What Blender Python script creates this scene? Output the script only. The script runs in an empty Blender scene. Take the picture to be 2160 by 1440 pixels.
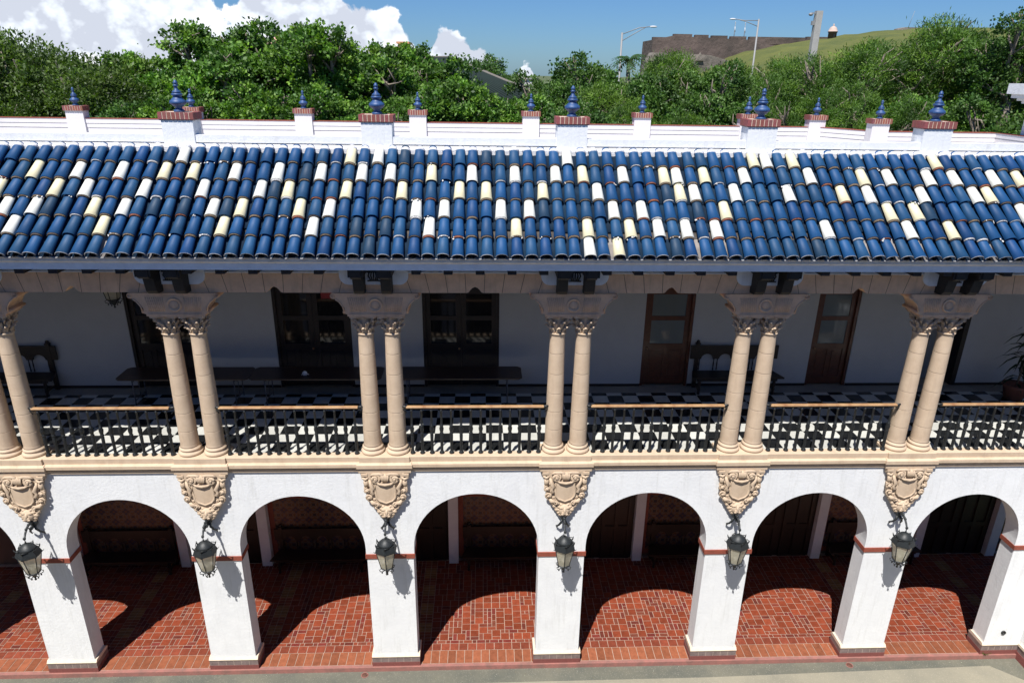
import bpy, math, random
import numpy as np
from mathutils import Vector, Matrix
S = bpy.context.scene
COL = S.collection
PI = math.pi
R = math.radians
rnd = random.Random(7)

# ------------------------------------------------------------------ camera
cam_d = bpy.data.cameras.new('camera')
cam = bpy.data.objects.new('camera', cam_d)
COL.objects.link(cam)
yaw, pit, rol = -0.0447, 0.3683, 0.0153
fw = Vector((-math.sin(yaw) * math.cos(pit), math.cos(yaw) * math.cos(pit), -math.sin(pit)))
rt0 = Vector((math.cos(yaw), math.sin(yaw), 0)); up0 = rt0.cross(fw)
rt = rt0 * math.cos(rol) + up0 * math.sin(rol); up = up0 * math.cos(rol) - rt0 * math.sin(rol)
cam.matrix_world = Matrix(((rt.x, up.x, -fw.x, 9.648), (rt.y, up.y, -fw.y, -12.783), (rt.z, up.z, -fw.z, 13.437), (0, 0, 0, 1)))
cam_d.lens = 24.536; cam_d.sensor_width = 36; cam_d.clip_start = 0.1; cam_d.clip_end = 8000
S.camera = cam

# ------------------------------------------------------------------ world and sun
SUN = Vector((0.47, 1.0, -1.95)).normalized()
W = bpy.data.worlds.new("World"); S.world = W; W.use_nodes = True
nt = W.node_tree; nt.nodes.clear()
def N(tree, t, **kw):
    n = tree.nodes.new(t)
    for k, v in kw.items(): setattr(n, k, v)
    return n
def M2(tree, op, a, b=None, c=None):
    n = tree.nodes.new('ShaderNodeMath'); n.operation = op
    for i, v in enumerate((a, b, c)):
        if v is None: continue
        if isinstance(v, (int, float)): n.inputs[i].default_value = v
        else: tree.links.new(v, n.inputs[i])
    return n.outputs[0]
sky = N(nt, 'ShaderNodeTexSky'); sky.sky_type = 'NISHITA'; sky.sun_disc = False
sky.sun_elevation = math.asin(-SUN.z); sky.sun_rotation = math.atan2(-SUN.x, -SUN.y) % (2 * PI)
sky.air_density = 1.0; sky.dust_density = 0.3; sky.ozone_density = 2.2; sky.altitude = 50
tc = N(nt, 'ShaderNodeTexCoord'); sp = N(nt, 'ShaderNodeSeparateXYZ'); nt.links.new(tc.outputs['Generated'], sp.inputs[0])
yy = M2(nt, 'MAXIMUM', sp.outputs['Y'], 0.02)
U = M2(nt, 'DIVIDE', sp.outputs['X'], yy); V = M2(nt, 'DIVIDE', sp.outputs['Z'], yy)
def fbm(scale, off, rough=0.55, det=9):
    cb = N(nt, 'ShaderNodeCombineXYZ'); nt.links.new(M2(nt, 'ADD', U, off), cb.inputs[0]); nt.links.new(M2(nt, 'MULTIPLY', V, 1.25), cb.inputs[1])
    n = N(nt, 'ShaderNodeTexNoise'); n.inputs['Scale'].default_value = scale; n.inputs['Detail'].default_value = det; n.inputs['Roughness'].default_value = rough
    n.inputs['Distortion'].default_value = 0.25
    nt.links.new(cb.outputs[0], n.inputs['Vector']); return n.outputs['Fac'], cb
f1, cb1 = fbm(16, 3.1)
# cloud top line over the bearing, and breaks of blue between the banks
cr = N(nt, 'ShaderNodeFloatCurve'); cv = cr.mapping.curves[0]
PTS = [(-1.0, .2), (-.375, .2), (-.358, .085), (-.336, .066), (-.317, .068), (-.30, .1), (-.27, .2), (-.21, .2), (-.178, .088), (-.14, .066), (-.114, .066), (-.10, .045), (-.068, .036), (-.048, .056), (-.03, .048), (-.012, .034), (.006, .026), (.016, .0), (.028, -.05), (.044, -.02), (.052, .008), (.058, .02), (.066, .008), (.074, -.02), (.09, -.06), (1, -.06)]
def cpt(i, x, y):
    if i < 2: cv.points[i].location = (x, y)
    else: cv.points.new(x, y)
cv.points[0].location = (0, PTS[0][1] * 2 + .2); cv.points[1].location = ((PTS[-1][0] + 1) / 2, PTS[-1][1] * 2 + .2)
for x, y in PTS[1:-1]: cv.points.new((x + 1) / 2, y * 2 + .2)
for q_ in cv.points: q_.handle_type = 'VECTOR'
cr.mapping.update()
nt.links.new(M2(nt, 'MULTIPLY_ADD', U, .5, .5), cr.inputs['Value'])
H = M2(nt, 'MULTIPLY', M2(nt, 'SUBTRACT', cr.outputs[0], .2), .5)
dens = M2(nt, 'MULTIPLY_ADD', M2(nt, 'SUBTRACT', H, V), 40.0, M2(nt, 'MULTIPLY', M2(nt, 'SUBTRACT', f1, .5), 5.0))
mk = N(nt, 'ShaderNodeMapRange'); mk.interpolation_type = 'SMOOTHSTEP'; nt.links.new(dens, mk.inputs[0]); mk.inputs[1].default_value = -0.05; mk.inputs[2].default_value = 0.22
vo = N(nt, 'ShaderNodeTexVoronoi'); vo.feature = 'SMOOTH_F1'; vo.inputs['Scale'].default_value = 26; vo.inputs['Smoothness'].default_value = .6
vo.inputs['Detail'].default_value = 3; vo.inputs['Roughness'].default_value = .55
nt.links.new(cb1.outputs[0], vo.inputs['Vector'])
f2, cb2 = fbm(9, 8.3, .6, 8)
sh = M2(nt, 'MULTIPLY_ADD', vo.outputs['Distance'], -1.35, M2(nt, 'MULTIPLY_ADD', f2, 3.6, M2(nt, 'MULTIPLY_ADD', M2(nt, 'MINIMUM', M2(nt, 'MAXIMUM', dens, 0), 3.0), -.10, -.08)))
rp = N(nt, 'ShaderNodeValToRGB'); nt.links.new(sh, rp.inputs[0])
rp.color_ramp.elements[0].position = .0; rp.color_ramp.elements[0].color = (8.2, 8.8, 10.2, 1)
rp.color_ramp.elements[1].position = .75; rp.color_ramp.elements[1].color = (13.6, 14.0, 14.6, 1)
e = rp.color_ramp.elements.new(.35); e.color = (11, 11.8, 13, 1)
mx = N(nt, 'ShaderNodeMix', data_type='RGBA'); nt.links.new(mk.outputs[0], mx.inputs[0])
tint = N(nt, 'ShaderNodeMix', data_type='RGBA'); tint.blend_type = 'MULTIPLY'; tint.inputs[0].default_value = 1; tint.inputs[7].default_value = (.46, .74, 1.18, 1)
nt.links.new(sky.outputs[0], tint.inputs[6]); nt.links.new(tint.outputs[2], mx.inputs[6]); nt.links.new(rp.outputs[0], mx.inputs[7])
bg = N(nt, 'ShaderNodeBackground'); bg.inputs[1].default_value = 0.062
nt.links.new(mx.outputs[2], bg.inputs[0])
wo = N(nt, 'ShaderNodeOutputWorld'); nt.links.new(bg.outputs[0], wo.inputs[0])
sd = bpy.data.lights.new('sun', 'SUN'); sd.energy = 5.0; sd.angle = R(.5); sd.color = (1, .965, .91)
so = bpy.data.objects.new('sun', sd); COL.objects.link(so); so.rotation_euler = SUN.to_track_quat('-Z', 'Y').to_euler()
S.view_settings.view_transform = 'Standard'; S.view_settings.look = 'None'; S.view_settings.exposure = 0.42; S.view_settings.gamma = 1
S.render.engine = 'CYCLES'; S.cycles.diffuse_bounces = 2

# ------------------------------------------------------------------ materials
def mat(name, col=(.5, .5, .5), rough=.7, bump=0, bscale=20, var=0, vscale=3, vcol=None, attr=False, metal=0, coat=0, bdist=.01, spec=.5, mortar=None, det=6):
    m = bpy.data.materials.new(name); m.use_nodes = True; t = m.node_tree; b = t.nodes['Principled BSDF']
    b.inputs['Roughness'].default_value = rough; b.inputs['Metallic'].default_value = metal
    b.inputs['Specular IOR Level'].default_value = spec
    if coat: b.inputs['Coat Weight'].default_value = coat; b.inputs['Coat Roughness'].default_value = .12
    tcn = N(t, 'ShaderNodeTexCoord')
    src = None
    if attr:
        a = N(t, 'ShaderNodeAttribute'); a.attribute_name = 'Col'; src = a.outputs['Color']
    if var or vcol:
        n = N(t, 'ShaderNodeTexNoise'); n.inputs['Scale'].default_value = vscale; n.inputs['Detail'].default_value = 8; n.inputs['Roughness'].default_value = .65
        t.links.new(tcn.outputs['Object'], n.inputs['Vector'])
        mr = N(t, 'ShaderNodeMapRange'); mr.inputs[1].default_value = .38; mr.inputs[2].default_value = .66; t.links.new(n.outputs['Fac'], mr.inputs[0])
        mm = N(t, 'ShaderNodeMix', data_type='RGBA'); t.links.new(mr.outputs[0], mm.inputs[0])
        c2 = vcol if vcol else tuple(c * (1 - var) for c in col)
        if attr:
            mm.blend_type = 'MULTIPLY'; t.links.new(src, mm.inputs[6]); mm.inputs[7].default_value = (1 - var, 1 - var, 1 - var, 1)
        else:
            mm.inputs[6].default_value = (*col, 1); mm.inputs[7].default_value = (*c2, 1)
        src = mm.outputs[2]
    if src: t.links.new(src, b.inputs['Base Color'])
    else: b.inputs['Base Color'].default_value = (*col, 1)
    if bump:
        n = N(t, 'ShaderNodeTexNoise'); n.inputs['Scale'].default_value = bscale; n.inputs['Detail'].default_value = det; n.inputs['Roughness'].default_value = .6
        t.links.new(tcn.outputs['Object'], n.inputs['Vector'])
        bp = N(t, 'ShaderNodeBump'); bp.inputs['Strength'].default_value = bump; bp.inputs['Distance'].default_value = bdist
        t.links.new(n.outputs['Fac'], bp.inputs['Height']); t.links.new(bp.outputs[0], b.inputs['Normal'])
    return m
MT = {}
MT['stucco'] = mat('stucco', (.80, .81, .82), .9, .24, 16, vcol=(.74, .75, .765), vscale=2.2, bdist=.03, det=8)
def streaks(m, amt, dark):
    t = m.node_tree; b = t.nodes['Principled BSDF']; old = b.inputs['Base Color'].links[0].from_socket
    tcn = N(t, 'ShaderNodeTexCoord'); mp = N(t, 'ShaderNodeMapping'); mp.inputs['Scale'].default_value = (5, 5, .55); t.links.new(tcn.outputs['Object'], mp.inputs[0])
    n = N(t, 'ShaderNodeTexNoise'); n.inputs['Scale'].default_value = 1.6; n.inputs['Detail'].default_value = 7; n.inputs['Roughness'].default_value = .7; t.links.new(mp.outputs[0], n.inputs['Vector'])
    mr = N(t, 'ShaderNodeMapRange'); mr.inputs[1].default_value = .52; mr.inputs[2].default_value = .78; mr.inputs[4].default_value = amt; t.links.new(n.outputs['Fac'], mr.inputs[0])
    mm = N(t, 'ShaderNodeMix', data_type='RGBA'); t.links.new(mr.outputs[0], mm.inputs[0]); t.links.new(old, mm.inputs[6]); mm.inputs[7].default_value = (*dark, 1); t.links.new(mm.outputs[2], b.inputs['Base Color'])
streaks(MT['stucco'], .55, (.52, .52, .50))
MT['paint'] = mat('white_paint', (.80, .775, .785), .8, .15, 8, vcol=(.74, .70, .715), vscale=3)
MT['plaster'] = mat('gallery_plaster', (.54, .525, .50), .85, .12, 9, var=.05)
MT['stone'] = mat('cast_stone', (.60, .465, .335), .85, .25, 45, vcol=(.53, .40, .28), vscale=5)
MT['stone_brown'] = mat('brown_stone', (.78, .50, .31), .85, .25, 45, vcol=(.64, .40, .25), vscale=4)
MT['joint_and_shade'] = mat('dark_joint_and_shade', (.16, .10, .07), .9)
streaks(MT['stone'], .5, (.36, .27, .20)); streaks(MT['stone_brown'], .5, (.36, .23, .15))
MT['band'] = mat('terracotta_band', (.30, .075, .045), .75, .2, 60, var=.25, vscale=14)
MT['brickred'] = mat('brick_red', (.27, .075, .06), .8, .3, 60, attr=True, var=.2, vscale=20)
MT['basegrey'] = mat('base_tile', (.25, .19, .18), .5, .2, 40, vcol=(.16, .12, .115), vscale=7)
MT['basecream'] = mat('base_cream', (.72, .60, .47), .7, var=.15, vscale=9)
MT['blue'] = mat('blue_glaze', rough=.56, attr=True, var=.15, vscale=7, bump=.1, bscale=18, spec=.3)
MT['blue'].node_tree.nodes['Noise Texture'].inputs['Scale'].default_value = 4
MT['pan'] = mat('shaded_pan_glaze', rough=.8, attr=True, var=.35, vscale=6, bump=.2, bscale=18, spec=.15)
MT['cream'] = mat('cream_glaze', rough=.4, attr=True, var=.08, vscale=9, bump=.06, bscale=15)
MT['mortar'] = mat('tile_mortar', rough=.95, attr=True, var=.45, vscale=28, bump=.8, bscale=50, bdist=.02)
MT['underroof'] = mat('roof_bed', (.10, .085, .07), .95, .6, 30, vcol=(.035, .03, .03), vscale=9)
MT['fascia'] = mat('gutter_paint', (.85, .79, .71), .6, .1, 20, var=.2, vscale=5)
MT['fascia2'] = mat('fascia_paint', (.80, .83, .86), .6, .1, 20, var=.12, vscale=5)
MT['whitemortar'] = mat('white_mortar', (.74, .73, .74), .9, .7, 30, var=.12, vscale=10, bdist=.02)
MT['iron'] = mat('black_iron', (.018, .02, .021), .45, .2, 60, var=.3, vscale=20, metal=0)
MT['ironlamp'] = mat('lantern_iron', (.02, .024, .026), .5, .25, 70, var=.35, vscale=14)
MT['timber'] = mat('dark_timber', (.014, .012, .012), .7, .4, 30, var=.3, vscale=20)
MT['wood'] = mat('varnished_rail', (.48, .30, .15), .4, .3, 50, vcol=(.30, .14, .06), vscale=4, coat=.3)
MT['darkwood'] = mat('dark_wood', (.022, .012, .009), .45, .2, 40, var=.4, vscale=12)
MT['doorwood'] = mat('brown_door_wood', (.13, .037, .015), .35, .2, 40, var=.35, vscale=10, coat=.3)
MT['tabletop'] = mat('table_laminate', (.06, .033, .025), .35, .1, 30, var=.25, vscale=6)
MT['steel'] = mat('grey_steel', (.12, .12, .13), .5)
MT['finial'] = mat('blue_ceramic', (.03, .085, .22), .5, .15, 30, vcol=(.018, .05, .15), vscale=12)
MT['marblew'] = mat('white_marble', rough=.3, attr=True, var=.13, vscale=5)
MT['marbleb'] = mat('black_marble', rough=.22, attr=True, var=.3, vscale=6)
MT['border'] = mat('floor_border', (.30, .28, .25), .5, var=.2, vscale=4)
MT['terra'] = mat('terracotta_tile', rough=.7, spec=.18, attr=True, var=.28, vscale=9, bump=.15, bscale=30)
MT['grout'] = mat('grout', (.44, .31, .24), .9, .3, 50, var=.35, vscale=7)
MT['kerbred'] = mat('kerb_red', (.36, .15, .125), .85, .5, 50, vcol=(.24, .125, .105), vscale=5)
def aggregate(name, a, b, c):
    m = mat(name, a, .85, .4, 90, vcol=b, vscale=1.1); t = m.node_tree; bs = t.nodes['Principled BSDF']
    old = bs.inputs['Base Color'].links[0].from_socket
    tcn = N(t, 'ShaderNodeTexCoord'); v = N(t, 'ShaderNodeTexVoronoi'); v.inputs['Scale'].default_value = 26; t.links.new(tcn.outputs['Object'], v.inputs['Vector'])
    mr = N(t, 'ShaderNodeMapRange'); mr.inputs[1].default_value = .1; mr.inputs[2].default_value = .34; mr.inputs[3].default_value = .55; mr.inputs[4].default_value = 0
    t.links.new(v.outputs['Distance'], mr.inputs[0])
    mm = N(t, 'ShaderNodeMix', data_type='RGBA'); t.links.new(mr.outputs[0], mm.inputs[0]); t.links.new(old, mm.inputs[6]); mm.inputs[7].default_value = (*c, 1)
    t.links.new(mm.outputs[2], bs.inputs['Base Color']); return m
MT['agg'] = aggregate('washed_aggregate', (.155, .15, .115), (.10, .105, .088), (.28, .265, .22))
MT['slab'] = aggregate('light_slab', (.29, .265, .20), (.235, .22, .17), (.38, .35, .28))
MT['pane'] = mat('window_pane', (.17, .19, .18), .08)
MT['darkpane'] = mat('dark_pane', (.012, .012, .013), .06)
MT['drain'] = mat('rusty_iron', (.16, .07, .05), .8, .5, 60, var=.4, vscale=30)
MT['concrete'] = mat('concrete', (.40, .39, .37), .85, .2, 6, var=.15)
MT['galv'] = mat('galvanised', (.25, .25, .25), .5)
MT['paper'] = mat('paper', (.75, .75, .75), .8)
MT['pot'] = mat('clay_pot', (.22, .08, .05), .8, .2, 20)
MT['redsign'] = mat('red_sign', (.35, .03, .03), .5)
MT['bark'] = mat('bark', (.24, .20, .16), .9, .6, 12, var=.35, vscale=5)
MT['ground'] = mat('grass_ground', (.07, .11, .03), .95, .3, 3, vcol=(.10, .10, .05), vscale=.2)
MT['hill'] = mat('hill_grass', (.125, .135, .028), .95, .8, .9, vcol=(.075, .095, .022), vscale=.12, bdist=.6)
MT['fort'] = mat('fort_stone', (.135, .10, .085), .95, .8, .7, vcol=(.065, .052, .045), vscale=.16, bdist=.4)
MT['fort2'] = mat('fort_stone_grey', (.27, .235, .20), .95, .8, .7, vcol=(.10, .088, .078), vscale=.22, bdist=.4)
MT['domepink'] = mat('dome_plaster', (.55, .42, .36), .9, var=.15, vscale=1)
MT['greenroof'] = mat('green_roof', (.006, .018, .015), .9, var=.2, vscale=3)
MT['ridge'] = mat('ridge_mortar', (.17, .155, .135), .9, var=.2)
MT['farwhite'] = mat('far_white', (.62, .60, .58), .9, var=.1, vscale=1)
MT['orange'] = mat('orange_plaster', (.62, .30, .16), .9)
MT['pinkdome'] = mat('orange_dome', (.55, .33, .24), .9)
MT['sky_white'] = mat('antenna_white', (.6, .6, .6), .6)
# glazed wall panel pattern
def azulejo():
    m = bpy.data.materials.new('patterned_wall_tile'); m.use_nodes = True; t = m.node_tree; b = t.nodes['Principled BSDF']; b.inputs['Roughness'].default_value = .3
    tcn = N(t, 'ShaderNodeTexCoord'); s = N(t, 'ShaderNodeSeparateXYZ'); t.links.new(tcn.outputs['Object'], s.inputs[0])
    k = 2 * PI / .33
    cx = M2(t, 'COSINE', M2(t, 'MULTIPLY', s.outputs['X'], k)); cz = M2(t, 'COSINE', M2(t, 'MULTIPLY', s.outputs['Z'], k))
    c2 = M2(t, 'COSINE', M2(t, 'MULTIPLY', M2(t, 'ADD', s.outputs['X'], s.outputs['Z']), 2 * k)); c3 = M2(t, 'COSINE', M2(t, 'MULTIPLY', M2(t, 'SUBTRACT', s.outputs['X'], s.outputs['Z']), 2 * k))
    f = M2(t, 'MULTIPLY_ADD', M2(t, 'ADD', cx, cz), .25, M2(t, 'MULTIPLY_ADD', M2(t, 'ADD', c2, c3), .12, .5))
    r = N(t, 'ShaderNodeValToRGB'); r.color_ramp.interpolation = 'CONSTANT'; t.links.new(f, r.inputs[0])
    E = r.color_ramp.elements; E[0].color = (.02, .02, .05, 1); E[1].position = .9; E[1].color = (.02, .02, .03, 1)
    for p, c in ((.14, (.10, .035, .014)), (.3, (.05, .05, .07)), (.38, (.15, .125, .09)), (.45, (.11, .038, .014)), (.56, (.14, .08, .03)), (.64, (.06, .06, .09)), (.72, (.15, .13, .095)), (.78, (.11, .04, .014))):
        e = E.new(p); e.color = (*c, 1)
    t.links.new(r.outputs[0], b.inputs['Base Color']); return m
MT['azulejo'] = azulejo()
def glass_frost():
    m = bpy.data.materials.new('lantern_glass'); m.use_nodes = True; t = m.node_tree; b = t.nodes['Principled BSDF']
    b.inputs['Base Color'].default_value = (.78, .73, .56, 1); b.inputs['Roughness'].default_value = .25
    tr = N(t, 'ShaderNodeBsdfTransparent'); tl = N(t, 'ShaderNodeBsdfTranslucent'); tl.inputs[0].default_value = (.8, .75, .6, 1)
    a = N(t, 'ShaderNodeMixShader'); a.inputs[0].default_value = .45; c = N(t, 'ShaderNodeMixShader'); c.inputs[0].default_value = .3
    t.links.new(b.outputs[0], a.inputs[1]); t.links.new(tl.outputs[0], a.inputs[2]); t.links.new(a.outputs[0], c.inputs[1]); t.links.new(tr.outputs[0], c.inputs[2])
    t.links.new(c.outputs[0], t.nodes['Material Output'].inputs[0]); return m
MT['frost'] = glass_frost()
MT['bulb'] = mat('bulb_glass', (.8, .8, .76), .3)
def leafmat(name, rough, tl):
    m = bpy.data.materials.new(name); m.use_nodes = True; t = m.node_tree; b = t.nodes['Principled BSDF']; b.inputs['Roughness'].default_value = rough
    a = N(t, 'ShaderNodeAttribute'); a.attribute_name = 'Col'; t.links.new(a.outputs['Color'], b.inputs['Base Color'])
    l = N(t, 'ShaderNodeBsdfTranslucent'); g = N(t, 'ShaderNodeMix', data_type='RGBA'); g.blend_type = 'MULTIPLY'; g.inputs[0].default_value = 1; g.inputs[7].default_value = (1.5, 1.7, .6, 1)
    t.links.new(a.outputs['Color'], g.inputs[6]); t.links.new(g.outputs[2], l.inputs[0])
    x = N(t, 'ShaderNodeMixShader'); x.inputs[0].default_value = tl; t.links.new(b.outputs[0], x.inputs[1]); t.links.new(l.outputs[0], x.inputs[2])
    t.links.new(x.outputs[0], t.nodes['Material Output'].inputs[0]); return m
MT['leaf'] = leafmat('glossy_leaf', .58, .28); MT['leafm'] = leafmat('matte_leaf', .55, .35)

# ------------------------------------------------------------------ mesh builder
class MB:
    def __init__(s): s.v = []; s.f = []; s.m = []; s.c = []; s.s = []; s.hascol = False
    def add(s, vs, fs, mi=0, col=None, M=None, smooth=False):
        o = len(s.v)
        for p in vs:
            p = Vector(p)
            s.v.append(tuple(M @ p) if M else tuple(p))
        for f in fs:
            s.f.append([i + o for i in f]); s.m.append(mi); s.c.append(col or (1, 1, 1)); s.s.append(smooth)
        if col: s.hascol = True
        return s
    def box(s, x0, x1, y0, y1, z0, z1, mi=0, col=None, M=None):
        vs = [(x, y, z) for x in (x0, x1) for y in (y0, y1) for z in (z0, z1)]
        fs = [(0, 1, 3, 2), (4, 6, 7, 5), (0, 4, 5, 1), (2, 3, 7, 6), (0, 2, 6, 4), (1, 5, 7, 3)]
        return s.add(vs, fs, mi, col, M)
    def prism(s, pts, y0, y1, mi=0, axis='y', col=None, M=None, smooth=False):
        # pts (a,b): axis y -> (x,z) outline pushed along y; axis x -> (y,z) outline pushed along x
        n = len(pts)
        if axis == 'y': vs = [(a, y0, b) for a, b in pts] + [(a, y1, b) for a, b in pts]
        elif axis == 'x': vs = [(y0, a, b) for a, b in pts] + [(y1, a, b) for a, b in pts]
        else: vs = [(a, b, y0) for a, b in pts] + [(a, b, y1) for a, b in pts]
        s.add(vs, [list(range(n))[::-1], list(range(n, 2 * n))], mi, col, M)
        s.add(vs, [(i, (i + 1) % n, n + (i + 1) % n, n + i) for i in range(n)], mi, col, M, smooth)
        return s
    def lathe(s, prof, c=(0, 0, 0), n=20, mi=0, M=None, col=None, smooth=True, a0=0, a1=2 * PI):
        vs = []; full = abs(a1 - a0 - 2 * PI) < 1e-6; k = n if full else n + 1
        for r, z in prof:
            for i in range(k):
                a = a0 + (a1 - a0) * i / n; vs.append((c[0] + r * math.cos(a), c[1] + r * math.sin(a), c[2] + z))
        fs = []
        for j in range(len(prof) - 1):
            for i in range(n):
                i2 = (i + 1) % k
                fs.append((j * k + i, j * k + i2, (j + 1) * k + i2, (j + 1) * k + i))
        if full:
            if prof[0][0] > 1e-5: fs.append(list(range(k))[::-1])
            if prof[-1][0] > 1e-5: fs.append([(len(prof) - 1) * k + i for i in range(k)])
        return s.add(vs, fs, mi, col, M, smooth)
    def tube(s, pts, r, n=6, mi=0, M=None, col=None, smooth=True):
        pts = [Vector(p) for p in pts]; rs = r if isinstance(r, (list, tuple)) else [r] * len(pts); vs = []
        ref = Vector((0, 0, 1)) if abs((pts[-1] - pts[0]).normalized().z) < .9 else Vector((1, 0, 0))
        for i, p in enumerate(pts):
            t = (pts[min(i + 1, len(pts) - 1)] - pts[max(i - 1, 0)]).normalized()
            a = t.cross(ref)
            if a.length < 1e-4: a = t.cross(Vector((0, 1, 0)))
            a.normalize(); b = t.cross(a)
            for k in range(n):
                th = 2 * PI * k / n; vs.append(p + (a * math.cos(th) + b * math.sin(th)) * rs[i])
        fs = [(i * n + k, i * n + (k + 1) % n, (i + 1) * n + (k + 1) % n, (i + 1) * n + k) for i in range(len(pts) - 1) for k in range(n)]
        fs += [list(range(n))[::-1], [(len(pts) - 1) * n + k for k in range(n)]]
        return s.add(vs, fs, mi, col, M, smooth)
    def ball(s, c, r, n=10, m=7, mi=0, col=None, M=None):
        if isinstance(r, (int, float)): r = (r, r, r)
        vs = []; fs = []
        for j in range(m + 1):
            ph = PI * j / m
            for i in range(n):
                th = 2 * PI * i / n; vs.append((c[0] + r[0] * math.sin(ph) * math.cos(th), c[1] + r[1] * math.sin(ph) * math.sin(th), c[2] + r[2] * math.cos(ph)))
        for j in range(m):
            for i in range(n): fs.append((j * n + i, (j + 1) * n + i, (j + 1) * n + (i + 1) % n, j * n + (i + 1) % n))
        return s.add(vs, fs, mi, col, M, True)
    def mesh(s, name, mats):
        me = bpy.data.meshes.new(name); me.from_pydata(s.v, [], s.f)
        for m in mats: me.materials.append(MT[m])
        me.polygons.foreach_set('material_index', s.m); me.polygons.foreach_set('use_smooth', s.s)
        if s.hascol:
            a = me.color_attributes.new('Col', 'FLOAT_COLOR', 'CORNER'); d = []
            for f, c in zip(s.f, s.c): d += [c[0], c[1], c[2], 1.0] * len(f)
            a.data.foreach_set('color', d)
        me.update(); return me
    def build(s, name, mats, parent=None, loc=None, label=None):
        if isinstance(mats, str): mats = [mats]
        o = bpy.data.objects.new(name, s.mesh(name, mats)); COL.objects.link(o)
        if parent is not None:
            o.parent = parent
        if loc: o.location = loc
        if label: o['label'] = label
        return o
def tag(o, label=None, cat=None, group=None, kind=None):
    if label: o['label'] = label
    if cat: o['category'] = cat
    if group: o['group'] = group
    if kind: o['kind'] = kind
    return o
def empty(name, loc=(0, 0, 0), rz=0, label=None, cat=None, group=None):
    o = bpy.data.objects.new(name, None); COL.objects.link(o); o.location = loc; o.rotation_euler[2] = rz; o.empty_display_size = .3
    return tag(o, label, cat, group)
def copy_tree(o, parent=None):
    kids = [c for c in bpy.data.objects if c.parent == o]
    c = o.copy(); COL.objects.link(c)
    if parent is not None: c.parent = parent
    for k in kids: copy_tree(k, c)
    return c
def arc(cx, cz, r, a0, a1, n):
    return [(cx + r * math.cos(R(a0 + (a1 - a0) * i / n)), cz + r * math.sin(R(a0 + (a1 - a0) * i / n))) for i in range(n + 1)]
def spiral(cx, cz, y, r0, r1, a0, turns, n=16, dy=0):
    return [(cx + (r0 + (r1 - r0) * i / n) * math.cos(a0 + turns * 2 * PI * i / n), y + dy * i / n, cz + (r0 + (r1 - r0) * i / n) * math.sin(a0 + turns * 2 * PI * i / n)) for i in range(n + 1)]

KK = lambda k: 3.8 * (k - .0027 * (k - 2.5) ** 3)
PX = {k: KK(k) for k in range(-1, 7)}
XL, XR = -5.2, 25.6
CAMV = Vector((9.648, -12.783, 13.437))
def G(x, y=None, z=None):
    k = .9861
    if y is None: return CAMV.x + (x - CAMV.x) * k
    return Vector((CAMV.x + (x - CAMV.x) * k, CAMV.y + (y - CAMV.y) * k, CAMV.z + (z - CAMV.z) * k))
ZG = 5.90          # gallery floor
YW = 3.53          # gallery back wall
WT = .42           # arcade wall thickness

# ------------------------------------------------------------------ ground
g = MB(); g.add([(-3000, -3000, -.35), (3000, -3000, -.35), (3000, 3000, -.35), (-3000, 3000, -.35)], [(0, 1, 2, 3)])
tag(g.build('ground', 'ground'), kind='structure', label='green ground around the building')
c = MB(); c.box(-14, 40, -14, -.06, -.5, 0); tag(c.build('courtyard', 'agg', None, (0, 0, .18)), kind='structure', label='grey green washed aggregate courtyard strip')
c = MB(); c.prism([(-12, -.60), (8, -.50), (15, -.465), (21.9, -.30), (22.45, -.75), (22.45, -13), (-12, -13)], .0, .012, axis='z'); tag(c.build('courtyard_slab', 'slab', None, (0, 0, .18)), kind='structure', label='light concrete slab edge of the courtyard')
c = MB(); c.box(XL, 22.75, -.085, 0.0, -.2, .098)
tag(c.build('arcade_kerb', 'kerbred', None, (0, 0, .2)), kind='structure', label='worn red kerb along the arcade')

# arcade floor: grout sheet and laid tiles
fl = MB(); fl.box(XL, XR, .0, 3.9, -.45, .094, 0)
def tcol(base=None):
    b = base or rnd.choice([(.25, .055, .03), (.23, .05, .03), (.28, .065, .033), (.19, .045, .03), (.26, .075, .045), (.21, .04, .03)])
    k = rnd.uniform(.66, .98); return tuple(c_ * k for c_ in b)
def ftile(x0, x1, y0, y1, col):
    gq = .0082; z = .101
    fl.add([(x0 + gq, y0 + gq, z), (x1 - gq, y0 + gq, z), (x1 - gq, y1 - gq, z), (x0 + gq, y1 - gq, z), (x0 + gq, y0 + gq, .09), (x1 - gq, y0 + gq, .09), (x1 - gq, y1 - gq, .09), (x0 + gq, y1 - gq, .09)],
           [(0, 1, 2, 3), (4, 5, 1, 0), (7, 3, 2, 6), (4, 0, 3, 7), (5, 6, 2, 1)], 1, col)
u = .108
x = XL
while x < 25.4: ftile(x, x + .2, .005, .40, tcol((.36, .12, .06))); x += .2
x = XL
while x < 25.4: ftile(x, x + .216, .40, .62, tcol((.29, .07, .038))); x += .216
x = XL; k = 0
while x < 25.4:
    w = .216 if k % 2 else .108; ftile(x, x + w, .62, .72, tcol()); x += w; k += 1
bands = [(PX[k] + .42, PX[k] + .75) for k in range(-1, 7)] + [(25.3, 25.6)]
prev = XL; Y0 = .72; NY = 28
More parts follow.
